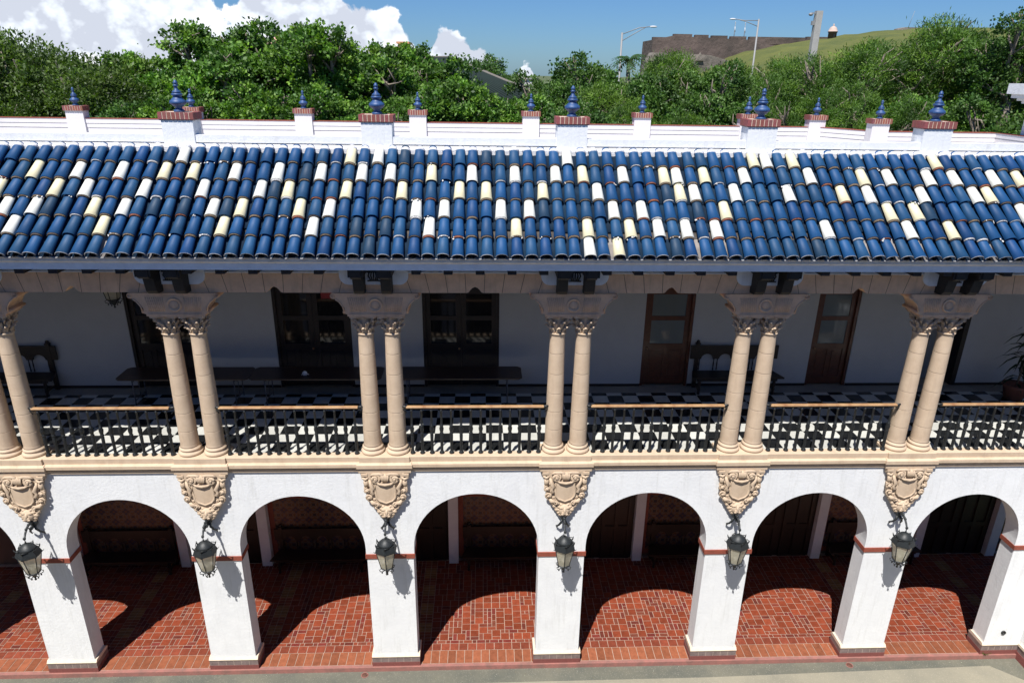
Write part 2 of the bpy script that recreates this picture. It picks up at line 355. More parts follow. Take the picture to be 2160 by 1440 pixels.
for bi, (b0, b1) in enumerate(bands):
    b0q = b0
    nx = max(1, round((b0q - prev) / u)); ux = (b0q - prev) / nx
    occ = [[False] * NY for _ in range(nx)]
    for j in range(NY):
        for i in range(nx):
            if occ[i][j]: continue
            opts = [(1, 1)]
            if i + 1 < nx and not occ[i + 1][j]: opts += [(2, 1)] * 2
            if j + 1 < NY: opts += [(1, 2)] * 2
            if i + 1 < nx and j + 1 < NY and not occ[i + 1][j]: opts += [(2, 2)] * 8
            w, h = rnd.choice(opts)
            for a in range(w):
                for b in range(h): occ[i + a][j + b] = True
            ftile(prev + i * ux, prev + (i + w) * ux, Y0 + j * u, Y0 + (j + h) * u, tcol((.29, .062, .028)) if w * h == 4 else tcol())
    y = Y0
    while y < 3.75:
        cc = (.37, .19, .07) if (int((y - Y0) / .1) % 7) in (2, 3, 4, 5) else (.30, .09, .04)
        ftile(b0, b0 + .165, y, y + .1, tcol(cc)); ftile(b0 + .165, b1, y, y + .1, tcol(cc)); y += .1
    prev = b1
tag(fl.build('arcade_floor', ['grout', 'terra'], None, (0, 0, .2)), kind='structure', label='terracotta tiled arcade floor')

# ------------------------------------------------------------------ the building
BLD = empty('courtyard_building', (0, 0, 0), label='white two-storey arcaded building with twin columns and blue tiled roof', cat='building')
# arcade wall with arches
aw = MB(); HW = .53; ZC = 3.64; ZT = 5.62; ns = 28
for k in range(-1, 7):
    xc = PX[k]; aw.box(xc - HW + .02, xc + HW - .02, .0, WT, .58, 3.37)
    aw.box(xc - HW, xc + HW, .0, WT, 3.48, ZC)
for k in range(-1, 6):
    xa = PX[k] + HW; xb = PX[k + 1] - HW; cx = (xa + xb) / 2; r = (xb - xa) / 2
    pa = [(cx - r * math.cos(PI * i / ns), ZC + r * math.sin(PI * i / ns)) for i in range(ns + 1)]
    for y, fl_ in ((0, False), (WT, True)):
        vs = [(a, y, b) for a, b in pa] + [(a, y, ZT) for a, b in pa]
        fs = [(i, i + 1, ns + 2 + i, ns + 1 + i) for i in range(ns)]
        if fl_: fs = [f[::-1] for f in fs]
        aw.add(vs, fs)
    aw.add([(a, 0, b) for a, b in pa] + [(a, WT, b) for a, b in pa], [(i, ns + 1 + i, ns + 2 + i, i + 1) for i in range(ns)], smooth=True)
for k in range(-1, 7):
    xc = PX[k]; aw.add([(xc - HW, 0, ZC), (xc + HW, 0, ZC), (xc + HW, 0, ZT), (xc - HW, 0, ZT)], [(0, 1, 2, 3)]); aw.add([(xc - HW, WT, ZC), (xc + HW, WT, ZC), (xc + HW, WT, ZT), (xc - HW, WT, ZT)], [(3, 2, 1, 0)])
aw.box(XL, PX[-1] - HW, 0, WT, 0, ZT); aw.box(PX[6] + HW, XR, 0.003, WT, 0, ZT)
aw.box(22.76, 23.2, -4, .0, .4, 5.6)
aw.build('arcade_wall', 'stucco', BLD)
for k in range(-1, 7):
    bm_ = MB(); bm_.box(PX[k] - HW - .012, PX[k] + HW + .012, -.025, WT + .02, 3.37, 3.48); bm_.build('impost_band', 'band', BLD)

for k in range(-1, 7):
    b = MB(); x0, x1 = PX[k] - HW, PX[k] + HW
    if k == 6: x1 = 22.74
    b.box(x0 - .03, x1 + .03, -.045, WT + .04, .02, .235, 0, (.22, .07, .06)); b.box(x0 - .025, x1 + .025, -.04, WT + .035, .235, .37, 1)
    nb = 6
    for i in range(1, nb): b.box(x0 + (x1 - x0) * i / nb - .002, x0 + (x1 - x0) * i / nb + .002, -.0415, -.035, .235, .37, 2)
    b.prism([(-.045, .37), (-.04, .37), (-.05, .40), (-.0, .455), (WT, .455), (WT + .05, .40), (WT + .04, .37)], x0 - .03, x1 + .03, 2, axis='x')
    b.build('pier_base', ['brickred', 'basegrey', 'basecream'], BLD, (0, 0, .18))
b = MB(); b.box(22.71, 22.78, -4, -.05, .0, .2, 0, (.27, .085, .075)); b.box(22.72, 22.78, -4, -.055, .2, .37, 1); b.box(22.70, 22.78, -4, -.055, .37, .44, 2)
b.build('pier_base', ['brickred', 'basegrey', 'basecream'], BLD, (0, 0, .18))
b = MB(); b.lathe([(0, 0), (.055, 0), (.055, .03), (.04, .03), (.04, .005)], n=14, M=Matrix.Translation((22.26, -.0, .93)) @ Matrix.Rotation(R(90), 4, 'X')); b.build('drain_pipe', 'iron', BLD)

# cornice between the storeys
led = MB(); prof = [(WT, 5.60), (-.035, 5.60), (-.04, 5.655), (-.05, 5.665), (-.05, 5.68), (-.02, 5.69), (-.02, 5.70), (-.085, 5.715), (-.095, 5.73), (-.095, 5.80), (-.075, 5.815), (-.03, 5.825), (-.03, 5.94), (-.015, 5.952), (.16, 5.952), (.16, 5.5), (WT, 5.5)]
led.prism(prof, XL, XR, axis='x'); led.build('cornice', 'stone', BLD)
gf = MB(); gf.box(XL, XR, .16, 4.2, 5.45, 5.86, 0)
s_ = .3797; X0 = G(13.184); Y0g = .289
x = X0 - s_ * 50; i = 0
import itertools
for i in range(-50, 34):
    xa = X0 + i * s_
    if xa < XL: continue
    for j in range(0, 9):
        ya = Y0g + j * s_; yb = min(ya + s_, 3.11)
        if yb - ya < .05: continue
        bl = (i + j) % 2 == 1
        kx = rnd.uniform(.85, 1.1)
        col = tuple(c_ * kx for c_ in ((.012, .013, .014) if bl else (.58, .58, .54)))
        gf.add([(xa + .001, ya + .001, 5.9), (xa + s_ - .001, ya + .001, 5.9), (xa + s_ - .001, yb - .001, 5.9), (xa + .001, yb - .001, 5.9)], [(0, 1, 2, 3)], 2 if bl else 1, col)
gf.add([(XL, 3.11, 5.9), (XR, 3.11, 5.9), (XR, YW, 5.9), (XL, YW, 5.9)], [(0, 1, 2, 3)], 3)
x = XL
while x < XR:
    kx = rnd.uniform(.9, 1.05); gf.add([(x, .161, 5.9), (x + .55, .161, 5.9), (x + .55, Y0g, 5.9), (x, Y0g, 5.9)], [(0, 1, 2, 3)], 1, (.58 * kx, .57 * kx, .52 * kx)); x += .553
gf.build('gallery_floor', ['stone', 'marblew', 'marbleb', 'border'], BLD, label='black and white checkered marble gallery floor')

# column pairs
def capital_mb():
    b = MB(); b.lathe([(.135, 0), (.14, .05), (.145, .2), (.17, .32), (.2, .36)], n=16)
    for ring, (z0, h, r0, off, out) in enumerate(((.0, .17, .145, 0, .075), (.09, .21, .15, PI / 8, .085))):
        for i in range(8):
            a = off + i * PI / 4
            for da, sc in ((-.16, .8), (0, 1.0), (.16, .8)):
                pts = []
                for t in np.linspace(0, 1, 5):
                    rr = r0 + out * (t ** 3) * 1.2 * sc; zz = z0 + h * sc * (t - .18 * t ** 4)
                    pts.append((rr * math.cos(a + da * (1 - .3 * t)), rr * math.sin(a + da * (1 - .3 * t)), zz))
                b.tube(pts, [.022, .026, .026, .024, .016], 5)
            b.ball(((r0 + out * 1.15) * math.cos(a), (r0 + out * 1.15) * math.sin(a), z0 + h * .78), (.03, .03, .022), 6, 4)
    for i in range(4):
        a = PI / 4 + i * PI / 2; dx, dy = math.cos(a), math.sin(a)
        pts = []
        for t in np.linspace(0, 1.6, 14):
            ang = t * 2 * PI; rr = .055 * (1 - t / 2.1)
            pts.append((dx * (.245 + rr * math.cos(ang + 2)), dy * (.245 + rr * math.cos(ang + 2)), .30 + rr * math.sin(ang + 2)))
        b.tube(pts, .017, 5); b.tube([(dx * .15, dy * .15, .16), (dx * .19, dy * .19, .25), (dx * .235, dy * .235, .335)], .018, 5)
        b.ball((dx * .245, dy * .245, .30), .03, 6, 4)
        a2 = i * PI / 2; b.ball((.205 * math.cos(a2), .205 * math.sin(a2), .35), (.035, .035, .035), 8, 5)
    q = []
    for i in range(4):
        a = PI / 4 + i * PI / 2; a2 = a + PI / 4
        q += [(.335 * math.cos(a - .09), .335 * math.sin(a - .09)), (.335 * math.cos(a + .09), .335 * math.sin(a + .09)), (.20 * math.cos(a2), .20 * math.sin(a2))]
    b.prism(q, .345, .385, axis='z'); return b
shp = [(.175, .18)]
zj = [6.50, 6.91, 7.32, 7.75, 8.19]
def shaft_mb():
    zs = [6.15] + zj + [8.585]; pr = []
    rr = lambda z: .182 - .033 * ((z - 6.15) / 2.44) ** 1.6
    pr.append((rr(6.15) + .012, 6.13)); pr.append((rr(6.15), 6.16))
    for a, b_ in zip(zs[:-1], zs[1:]):
        for t in (.1, .35, .65, .9):
            z = a + (b_ - a) * t
            if z > 6.17: pr.append((rr(z), z))
        if b_ < 8.5: pr += [(rr(b_), b_ - .012), (rr(b_), b_ - .0045), (rr(b_) - .007, b_ - .0035), (rr(b_) - .007, b_ + .0035), (rr(b_), b_ + .0045), (rr(b_), b_ + .012)]
    pr += [(rr(8.58) + .004, 8.59), (.17, 8.605), (.176, 8.62), (.17, 8.638), (.14, 8.64)]
    return MB().lathe(pr, n=28)
def base_mb():
    pr = [(.215, 5.952), (.24, 5.965), (.246, 5.99), (.238, 6.02), (.215, 6.03), (.205, 6.045), (.203, 6.06), (.212, 6.068), (.218, 6.085), (.212, 6.105), (.198, 6.112), (.196, 6.13), (.183, 6.14)]
    return MB().lathe(pr, n=28)
cap_me = capital_mb().mesh('capital', ['stone']); sh_me = shaft_mb().mesh('shaft', ['stone']); ba_me = base_mb().mesh('base', ['stone'])
def sub(name, me, parent, loc=(0, 0, 0)):
    o = bpy.data.objects.new(name, me); COL.objects.link(o); o.parent = parent; o.location = loc; return o
YC = .22
def impost_mb():
    b = MB()
    half = [(.545, .0), (.545, .045), (.575, .05), (.60, .085), (.575, .12), (.59, .17), (.62, .23), (.665, .29), (.72, .335), (.765, .35)] + [(.79 + .06 * math.cos(R(a)), .405 + .055 * math.sin(R(a))) for a in (-90, -60, -30, 0, 30, 60, 90)]
    pts = [(-x, z) for x, z in half] + [(x, z) for x, z in half[::-1]]
    b.prism(pts, -.03, .47, axis='y')
    b.box(-.5, .5, -.045, -.03, .0, .05); b.box(-.8, .8, -.04, -.03, .425, .465)
    b.lathe([(.0, .0), (.085, .0), (.1, .012), (.115, .03), (.13, .03), (.14, .015), (.14, 0)][::-1], n=24, M=Matrix.Translation((0, -.03, .235)) @ Matrix.Rotation(R(90), 4, 'X'))
    b.ball((0, -.03, .235), (.085, .02, .085), 16, 8)
    for sx in (-1, 1):
        for i in range(9):
            x = .19 + i * .035; b.tube([(sx * x, -.03, .10), (sx * (x + .012 + i * .004), -.03, .38)], .010, 5)
        b.tube(spiral(sx * .79, .405, -.035, .012, .055, 0 if sx > 0 else PI, 1.4 * sx, 14), .012, 5)
        for (xx, zz, r_) in ((.79, .405, .05), (.60, .085, .03)): b.lathe([(.0, 0), (r_, 0), (r_, .5)], n=12, M=Matrix.Translation((sx * xx, .475, zz)) @ Matrix.Rotation(R(90), 4, 'X'))
        b.tube([(sx * .60, -.035, .10), (sx * .62, -.035, .2), (sx * .68, -.035, .29), (sx * .75, -.035, .345)], .014, 5)
    return b
imp_me = impost_mb().mesh('impost_block', ['stone_brown'])
def plinth_mb():
    b = MB()
    b.box(-.545, .545, -.10, .48, 5.602, 5.69); b.box(-.575, .575, -.135, .50, 5.72, 5.80)
    b.prism([(.48, 5.69), (-.085, 5.69), (-.085, 5.705), (-.13, 5.72), (.5, 5.72)], -.545, .545, axis='x')
    b.prism([(.5, 5.80), (-.13, 5.80), (-.085, 5.83), (.48, 5.83)], -.56, .56, axis='x')
    b.box(-.52, .52, -.075, .47, 5.83, 5.951); return b
pl_me = plinth_mb().mesh('plinth', ['stone'])

# cartouche: tapering carved bracket under each pair
def cart_parts():
    b = MB()
    out = [(-.50, 5.60), (-.50, 5.50), (-.44, 5.44), (-.40, 5.30), (-.42, 5.2), (-.40, 5.1), (-.38, 4.98), (-.33, 4.88), (-.27, 4.80), (-.2, 4.70), (-.13, 4.58), (-.08, 4.50), (0, 4.46)]
    pts = out + [(-x, z) for x, z in out[-2::-1]]
    b.prism(pts, -.10, .01, axis='y')
    body = [(x * .8, 5.6 - (5.6 - z) * .93) for x, z in pts]; b.prism(body, -.155, -.09, axis='y')
    for s in (-1, 1):
        b.tube(spiral(s * .20, 5.48, -.19, .10, .02, PI / 2, 1.6 * s, 20, -.06), [.034] * 12 + [.03, .028, .026, .024, .022, .02, .02, .02, .02], 6)
        b.ball((s * .20, -.24, 5.48), .03, 8, 5)
        b.tube([(s * .03, -.2, 5.57), (s * .12, -.2, 5.595), (s * .24, -.19, 5.585), (s * .3, -.18, 5.55)], [.04, .035, .035, .02], 6)
        b.box(s * .43 - .065, s * .43 + .065, -.18, -.05, 5.53, 5.585)
        b.tube([(s * .48, -.14, 5.49), (s * .41, -.19, 5.46), (s * .35, -.14, 5.49)], [.025, .035, .025], 6)
        b.tube([(s * .41, -.13, 5.44), (s * .405, -.16, 5.36), (s * .41, -.13, 5.27)], [.045, .055, .04], 7)
        b.tube(spiral(s * .385, 5.185, -.15, .07, .015, PI / 2, -1.4 * s, 16, -.05), .022, 6); b.ball((s * .385, -.2, 5.185), .026, 8, 5)
        b.tube(spiral(s * .35, 5.02, -.15, .075, .015, -PI / 2, 1.3 * s, 16, -.05), .023, 6); b.ball((s * .35, -.2, 5.02), .03, 8, 5)
        b.tube([(s * .33, -.14, 5.43), (s * .31, -.19, 5.34), (s * .26, -.19, 5.25), (s * .29, -.17, 5.18), (s * .26, -.2, 5.10)], [.03, .035, .045, .03, .045], 6)
        b.tube([(s * .33, -.13, 4.93), (s * .28, -.19, 4.88), (s * .2, -.2, 4.87)], [.03, .05, .03], 6)
        b.tube(spiral(s * .185, 4.85, -.19, .055, .012, 0, 1.3 * s, 14, -.04), .02, 6)
        for (xx, zz, rr) in ((.26, 4.81, .04), (.22, 4.75, .045), (.3, 4.86, .035), (.36, 4.93, .03), (.24, 4.97, .035), (.23, 5.04, .03), (.17, 4.66, .045), (.19, 4.71, .035), (.39, 5.1, .03), (.31, 5.12, .03), (.43, 5.25, .03), (.33, 5.3, .03), (.13, 4.59, .04), (.1, 4.54, .04)):
            b.ball((s * xx, -.13, zz), (rr, rr * 1.5, rr * 1.1), 7, 5)
    # shell at the top
    for i in range(-2, 3):
        b.tube([(i * .028, -.17, 5.60), (i * .034, -.25, 5.54), (i * .03, -.24, 5.46), (i * .016, -.2, 5.41)], [.018, .024, .02, .01], 6)
    b.tube([(-.19, -.2, 5.40), (-.12, -.235, 5.365), (0, -.25, 5.345), (.12, -.235, 5.365), (.19, -.2, 5.40)], [.014, .026, .03, .026, .014], 7)
    sh = MB(); so_ = [(-.21, 5.40), (-.215, 5.15), (-.20, 5.02), (-.14, 4.94), (0, 4.88), (.14, 4.94), (.20, 5.02), (.215, 5.15), (.21, 5.40), (0, 5.385)]
    sh.prism(so_, -.19, -.15, axis='y')
    sh.tube([(x, -.195, z) for x, z in so_[:9]], .021, 6); 
    ln = MB()
    ln.ball((0, -.17, 4.66), (.13, .10, .14), 12, 8); ln.ball((0, -.265, 4.62), (.062, .055, .045), 10, 6); ln.tube([(0, -.2, 4.76), (0, -.265, 4.69), (0, -.30, 4.635)], [.03, .03, .03], 6)
    for s in (-1, 1):
        ln.tube([(s * .02, -.24, 4.725), (s * .07, -.25, 4.74), (s * .11, -.2, 4.70)], [.018, .022, .015], 6)
        ln.ball((s * .055, -.235, 4.69), .018, 6, 4); ln.ball((s * .045, -.29, 4.595), (.035, .03, .026), 7, 5)
        ln.ball((s * .11, -.15, 4.76), (.035, .03, .04), 6, 4)
        for i in range(7):
            a = R(20 + i * 30); ln.tube([(s * .10 * math.sin(a), -.18, 4.66 + .10 * math.cos(a)), (s * .155 * math.sin(a + .2), -.16, 4.66 + .16 * math.cos(a + .2)), (s * .17 * math.sin(a + .5), -.1, 4.66 + .19 * math.cos(a + .5))], [.03, .03, .015], 5)
    ln.ball((0, -.22, 4.54), (.045, .045, .03), 8, 5)
    return b.mesh('cartouche', ['stone']), sh.mesh('shield', ['stone']), ln.mesh('lion_head', ['stone'])
ca_me, shd_me, li_me = cart_parts()

# plaque, timber brackets, small grille
pq = MB(); hw_, r_ = .645, .17
pts = [(-hw_, 10.1)] + arc(-hw_ + r_, 9.66 + r_, r_, 180, 270, 8) + arc(hw_ - r_, 9.66 + r_, r_, 270, 360, 8) + [(hw_, 10.1)]
pq.prism(pts, -.035, .05, axis='y'); pq_me = pq.mesh('plaque', ['stucco'])
bk = MB(); bk.prism([(-.0, 10.2), (-.52, 10.1), (-.52, 9.93), (-.44, 9.88), (-.33, 9.86), (-.30, 9.72), (-.27, 9.60), (-.2, 9.53), (-.0, 9.52)], -.095, .095, axis='x'); bk.box(-.14, .14, -.5, 0, 9.93, 10.09)
bk_me = bk.mesh('eave_bracket', ['timber'])
gr = MB()
for i in range(-2, 3):
    gr.tube([(i * .035, -.045, 9.93), (i * .05, -.06, 9.84), (i * .028, -.05, 9.76)], .013, 5); gr.ball((i * .035, -.05, 9.76), .016, 6, 4)
gr.box(-.12, .12, -.055, -.036, 9.73, 9.75); gr.box(-.125, .125, -.055, -.036, 9.90, 9.95); gr_me = gr.mesh('iron_ornament', ['iron'])
for k in range(-1, 7):
    xc = PX[k]
    for s in (-1, 1):
        cobj = sub('column', sh_me, BLD, (xc + s * .262, YC, 0))
        sub('base', ba_me, cobj); sub('capital', cap_me, cobj, (0, 0, 8.64))
        sub('eave_bracket', bk_me, BLD, (xc + s * .255 + .0, 0, 0))
    sub('plinth', pl_me, BLD, (xc, 0, 0)); sub('impost_block', imp_me, BLD, (xc, 0, 9.025))
    pqo = sub('plaque', pq_me, BLD, (xc, 0, 0)); sub('iron_ornament', gr_me, pqo)
    if -1 < k < 6:
        co = sub('cartouche', ca_me, BLD, (xc, 0, 0)); co.scale = (1, .68, 1); sub('shield', shd_me, co); sub('lion_head', li_me, co)

# lintel of fanned stones with an ogee notch at mid span
ln = MB()
for k in range(-1, 6):
    xa, xb = PX[k], PX[k + 1]; m = (xa + xb) / 2
    nt_ = [(m - .16, 9.49), (m - .12, 9.505), (m - .09, 9.55), (m - .05, 9.59), (m, 9.61), (m + .05, 9.59), (m + .09, 9.55), (m + .12, 9.505), (m + .16, 9.49)]
    q = [(xa, 9.49)] + nt_ + [(xb, 9.49)]
    for y, rv in ((0, 0), (.45, 1)):
        vs = [(a, y, b_) for a, b_ in q] + [(a, y, 9.88) for a, b_ in q]; n = len(q)
        ln.add(vs, [(i, i + 1, n + i + 1, n + i) if not rv else (n + i, n + i + 1, i + 1, i) for i in range(n - 1)])
    ln.add([(a, 0, b_) for a, b_ in q] + [(a, .45, b_) for a, b_ in q], [(i, n + i, n + i + 1, i + 1) for i in range(n - 1)])
    for i in range(-4, 5):
        d = (abs(i) - .5) * (1 if i > 0 else -1) * .345 if i else None
        if d is None: continue
        x0 = m + d; x1 = m + d * 1.10; zb_ = 9.49 if abs(d) > .17 else 9.53
        ln.add([(x0 - .005, -.0025, zb_), (x0 + .005, -.0025, zb_), (x1 + .005, -.0025, 9.88), (x1 - .005, -.0025, 9.88)], [(0, 1, 2, 3)], 1)
ln.build('lintel', ['stone_brown', 'joint_and_shade'], BLD, label='brown stone lintel with fanned joints under the eave')
up_ = MB(); up_.box(XL, XR, .012, .45, 9.88, 10.35); up_.box(XL, XR, -.02, .012, 9.88, 9.90); up_.build('frieze', 'stucco', BLD)
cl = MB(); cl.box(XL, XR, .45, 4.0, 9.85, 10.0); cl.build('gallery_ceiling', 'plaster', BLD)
ev = MB(); ev.prism([(.3, 10.12), (-.555, 10.12), (-.555, 10.09), (-.585, 10.09), (-.59, 10.20), (-.59, 10.215), (.3, 10.215)], XL, XR, 1, axis='x')
ev.prism([(.3, 10.215), (-.60, 10.215), (-.63, 10.235), (-.64, 10.255), (-.64, 10.30), (-.655, 10.315), (-.655, 10.33), (.3, 10.345)], XL, XR, 0, axis='x'); ev.build('eave_fascia', ['fascia', 'fascia2'], BLD)
for k_ in range(int((XR - XL) / .58)):
    x = XL + .3 + k_ * .58
    if min(abs(x - v) for v in PX.values()) < .45: continue
    rf = MB(); rf.box(x - .08, x + .08, -.54, .01, 10.0, 10.09); rf.build('rafter_tail', 'timber', BLD)

# gallery back wall and doors
DO = [(G(.9), G(2.75), 'd'), (G(4.47), G(6.36), 'd'), (G(8.14), G(10.06), 'd'), (G(13.75), G(15.0), 's'), (G(18.16), G(19.25), 's'), (G(21.2), G(22.25), 'o')]
DH = 8.6
gw = MB(); px_ = XL
for a, b_, t in DO: gw.box(px_, a, YW, YW + .3, 5.9, 9.9); gw.box(a, b_, YW, YW + .3, DH, 9.9); px_ = b_
gw.box(px_, XR, YW, YW + .3, 5.9, 9.9); gw.box(XL - .2, XL, .0, 4, 5.9, 9.9); gw.box(XR, XR + .2, 0, 4, 5.9, 9.9)
gw.box(G(20.6), G(22.6), 4.7, 4.8, 5.9, 9.9)
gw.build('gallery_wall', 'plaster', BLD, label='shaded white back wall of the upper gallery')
sk = MB(); px_ = XL
for a, b_, t in DO + [(XR, XR, 'x')]:
    if a - px_ > .05: sk.box(px_, a, YW - .015, YW, 5.9, 5.965)
    px_ = b_
sk.build('skirting', 'darkwood', BLD)
def door(x0, x1, kind):
    yf = YW + .10; wd = 'doorwood' if kind == 's' else 'darkwood'; pn = 'pane' if kind == 's' else 'darkpane'
    fr = MB(); fr.box(x0, x0 + .07, YW + .02, YW + .2, 5.9, DH); fr.box(x1 - .07, x1, YW + .02, YW + .2, 5.9, DH); fr.box(x0 + .07, x1 - .07, YW + .02, YW + .2, DH - .08, DH)
    d = fr.build('door', [wd], BLD)
    leaves = [(x0 + .07, x1 - .07)] if kind == 's' else [(x0 + .07, (x0 + x1) / 2 - .003), ((x0 + x1) / 2 + .003, x1 - .07)]
    for a, b_ in leaves:
        p = MB(); w = .12; z0 = 5.92; rails = [(z0, z0 + .2), (z0 + .98, z0 + 1.12), (z0 + 1.75, z0 + 1.86), (DH - .25, DH - .08)]
        p.box(a, a + w, yf - .02, yf + .03, z0, DH - .08); p.box(b_ - w, b_, yf - .02, yf + .03, z0, DH - .08)
        for q0, q1 in rails: p.box(a + w, b_ - w, yf - .018, yf + .028, q0, q1)
        m = (a + b_) / 2; p.box(m - .05, m + .05, yf - .016, yf + .026, z0 + .2, z0 + .98)
        for c0, c1 in ((a + w, m - .05), (m + .05, b_ - w)): p.box(c0, c1, yf + .004, yf + .02, z0 + .2, z0 + .98); p.box(c0 + .04, c1 - .04, yf - .008, yf + .004, z0 + .26, z0 + .92)
        p.build('door_leaf', wd, d)
        for q0, q1 in ((z0 + 1.12, z0 + 1.75), (z0 + 1.86, DH - .25)):
            gl = MB(); gl.box(a + w, b_ - w, yf, yf + .008, q0, q1); gl.build('glass_pane', pn, d)
    hd = MB(); hx = leaves[0][0] + .06 if kind == 's' else leaves[0][1] - .05
    hd.ball((hx, yf - .06, 6.93), .028, 8, 6); hd.tube([(hx, yf - .02, 6.93), (hx, yf - .06, 6.93)], .01, 6); hd.build('door_handle', 'wood', d)
for a, b_, t in DO:
    if t in 'ds': door(a, b_, t)
    else:
        f = MB(); f.box(b_ - .12, b_, YW - .01, YW + .35, 5.9, DH); f.box(a, a + .06, YW - .01, YW + .35, 5.9, DH); f.box(a + .06, b_ - .12, YW - .01, YW + .35, DH - .08, DH); f.build('door_frame', 'darkwood', BLD, label='dark frame of the open doorway at right')
sgn = MB(); sgn.box(G(5.69), G(6.05), YW - .06, YW - .01, 8.27, 8.42)
es = sgn.build('exit_sign', 'redsign'); tag(es, 'small red sign above the dark double doors behind the second full column pair', 'sign')

# arcade back wall with doors, white pilasters and glazed panels
bw = MB(); bw.box(XL, XR, 3.86, 4.1, 0, 5.5); bw.build('arcade_back_wall', 'joint_and_shade', BLD)  # whole wall in the dark joint colour, standing in for deep arcade shade
P0 = 3.42
for i in range(-1, 5):
    xs = P0 + i * 5.26
    pl = MB(); pl.box(xs, xs + .27, 3.62, 3.86, .1, 5.45); pl.build('pilaster', 'paint', BLD)
    if i > -1:
        p2 = MB(); p2.box(xs - 2.25, xs - 2.0, 3.62, 3.86, .1, 5.45); p2.build('pilaster', 'paint', BLD)
        d = MB(); a, b_ = xs - 2.0, xs; d.box(a, b_, 3.80, 3.86, .29, 3.3)
        dd = d.build('arcade_door', 'darkwood', BLD)
        for sx in (0, 1):
            e_ = MB(); c0 = a + .08 + sx * 1.0; c1 = c0 + .84
            e_.box(c0, c1, 3.765, 3.80, .2, .35); e_.box(c0, c1, 3.765, 3.80, 1.25, 1.4); e_.box(c0, c1, 3.765, 3.80, 2.9, 3.05)
            for q in (c0, c1 - .1, (c0 + c1) / 2 - .05): e_.box(q, q + .1, 3.763, 3.80, .2, 3.05)
            e_.build('door_leaf', 'darkwood', dd)
    xe = xs + 5.26 - 2.25
    az = MB(); az.box(xs + .27 + .14, xe - .14, 3.835, 3.86, .35, 2.2, 0)
    ax = xs + .27
    for q in ((ax, ax + .14, .2, 2.35), (xe - .14, xe, .2, 2.35), (ax + .14, xe - .14, 2.2, 2.35), (ax + .14, xe - .14, .2, .35)): az.box(q[0], q[1], 3.83, 3.86, q[2], q[3], 1)
    az.box(ax, xe, 3.832, 3.86, 2.37, 2.75, 0); az.build('tile_panel', ['azulejo', 'band'], BLD, (0, 0, .2))

# ------------------------------------------------------------------ tiled roof
TH = math.atan2(12.027 - 10.394, 2.05); SL = 2.62
RM = Matrix.Translation((0, -.75, 10.345)) @ Matrix.Rotation(TH, 4, 'X')   # local y = up the slope, z = out of it
rb = MB(); rb.add([(XL, .06, -.055), (XR, .06, -.055), (XR, SL, -.055), (XL, SL, -.055)], [(0, 1, 2, 3)], 0, M=RM)
WH = [(-3, 3), (-2, 2), (-1, 1), (-1, 4), (0, 2), (1, 3), (2, 4), (3, 3), (4, 2), (5, 4), (5, 1), (6, 2), (7, 3), (8, 4), (9, 5), (10, 4), (11, 3), (12, 2), (13, 1), (13, 4), (14, 2), (16, 4), (15, 3), (17, 3), (19, 4), (18, 2), (20, 2), (19, 1), (21, 5), (22, 4), (21, 3), (23, 5), (24, 4), (25, 3), (26, 2), (27, 4), (27, 1), (28, 2), (29, 3), (30, 4), (31, 3), (32, 2), (33, 4), (33, 1), (34, 2), (35, 3), (36, 4), (37, 5), (38, 4), (39, 3), (38, 1), (38, 0), (40, 2), (40, 0), (41, 4), (41, 1), (42, 2), (43, 1), (44, 4), (45, 4), (45, 3), (45, 1), (46, 3), (47, 4), (47, 1), (48, 2), (49, 3), (50, 4), (51, 5), (52, 5), (54, 5), (55, 4), (53, 3), (57, 3), (55, 1), (59, 4), (59, 3), (61, 4), (60, 2), (61, 1), (62, 2), (63, 3), (64, 4), (65, 5), (66, 4), (64, 1), (67, 3), (69, 4), (68, 3), (70, 2), (71, 4), (73, 3), (75, 4), (77, 5), (-5, 4), (-6, 3), (-8, 5), (-4, 1)]
CREAM = set(WH)
YEL = {p for i, p in enumerate(WH) if (i * 7) % 5 < 2}
rr_ = random.Random(3)
def halftile(cx, y0, y1, r0, r1, z0, z1, mi, col, inv=False, th=.013, n=9, sk=0, flat=.8):
    vs = []
    for (y, r, z, ox) in ((y0, r0, z0, 0), (y1, r1, z1, sk)):
        for t in (0, -th):
            for i in range(n + 1):
                a = PI * i / n; q = (r + t)
                zz = z + math.sin(a) * q * (flat if not inv else -.55)
                vs.append((cx + ox - q * math.cos(a), y, zz))
    k = n + 1; fs = []
    for i in range(n): fs += [(i, i + 1, 2 * k + i + 1, 2 * k + i), (k + i + 1, k + i, 3 * k + i, 3 * k + i + 1), (i + 1, i, k + i, k + i + 1)]
    if inv: fs = [f[::-1] for f in fs]
    rb.add(vs, fs, mi, col, RM, True)
ROW = SL / 6.0
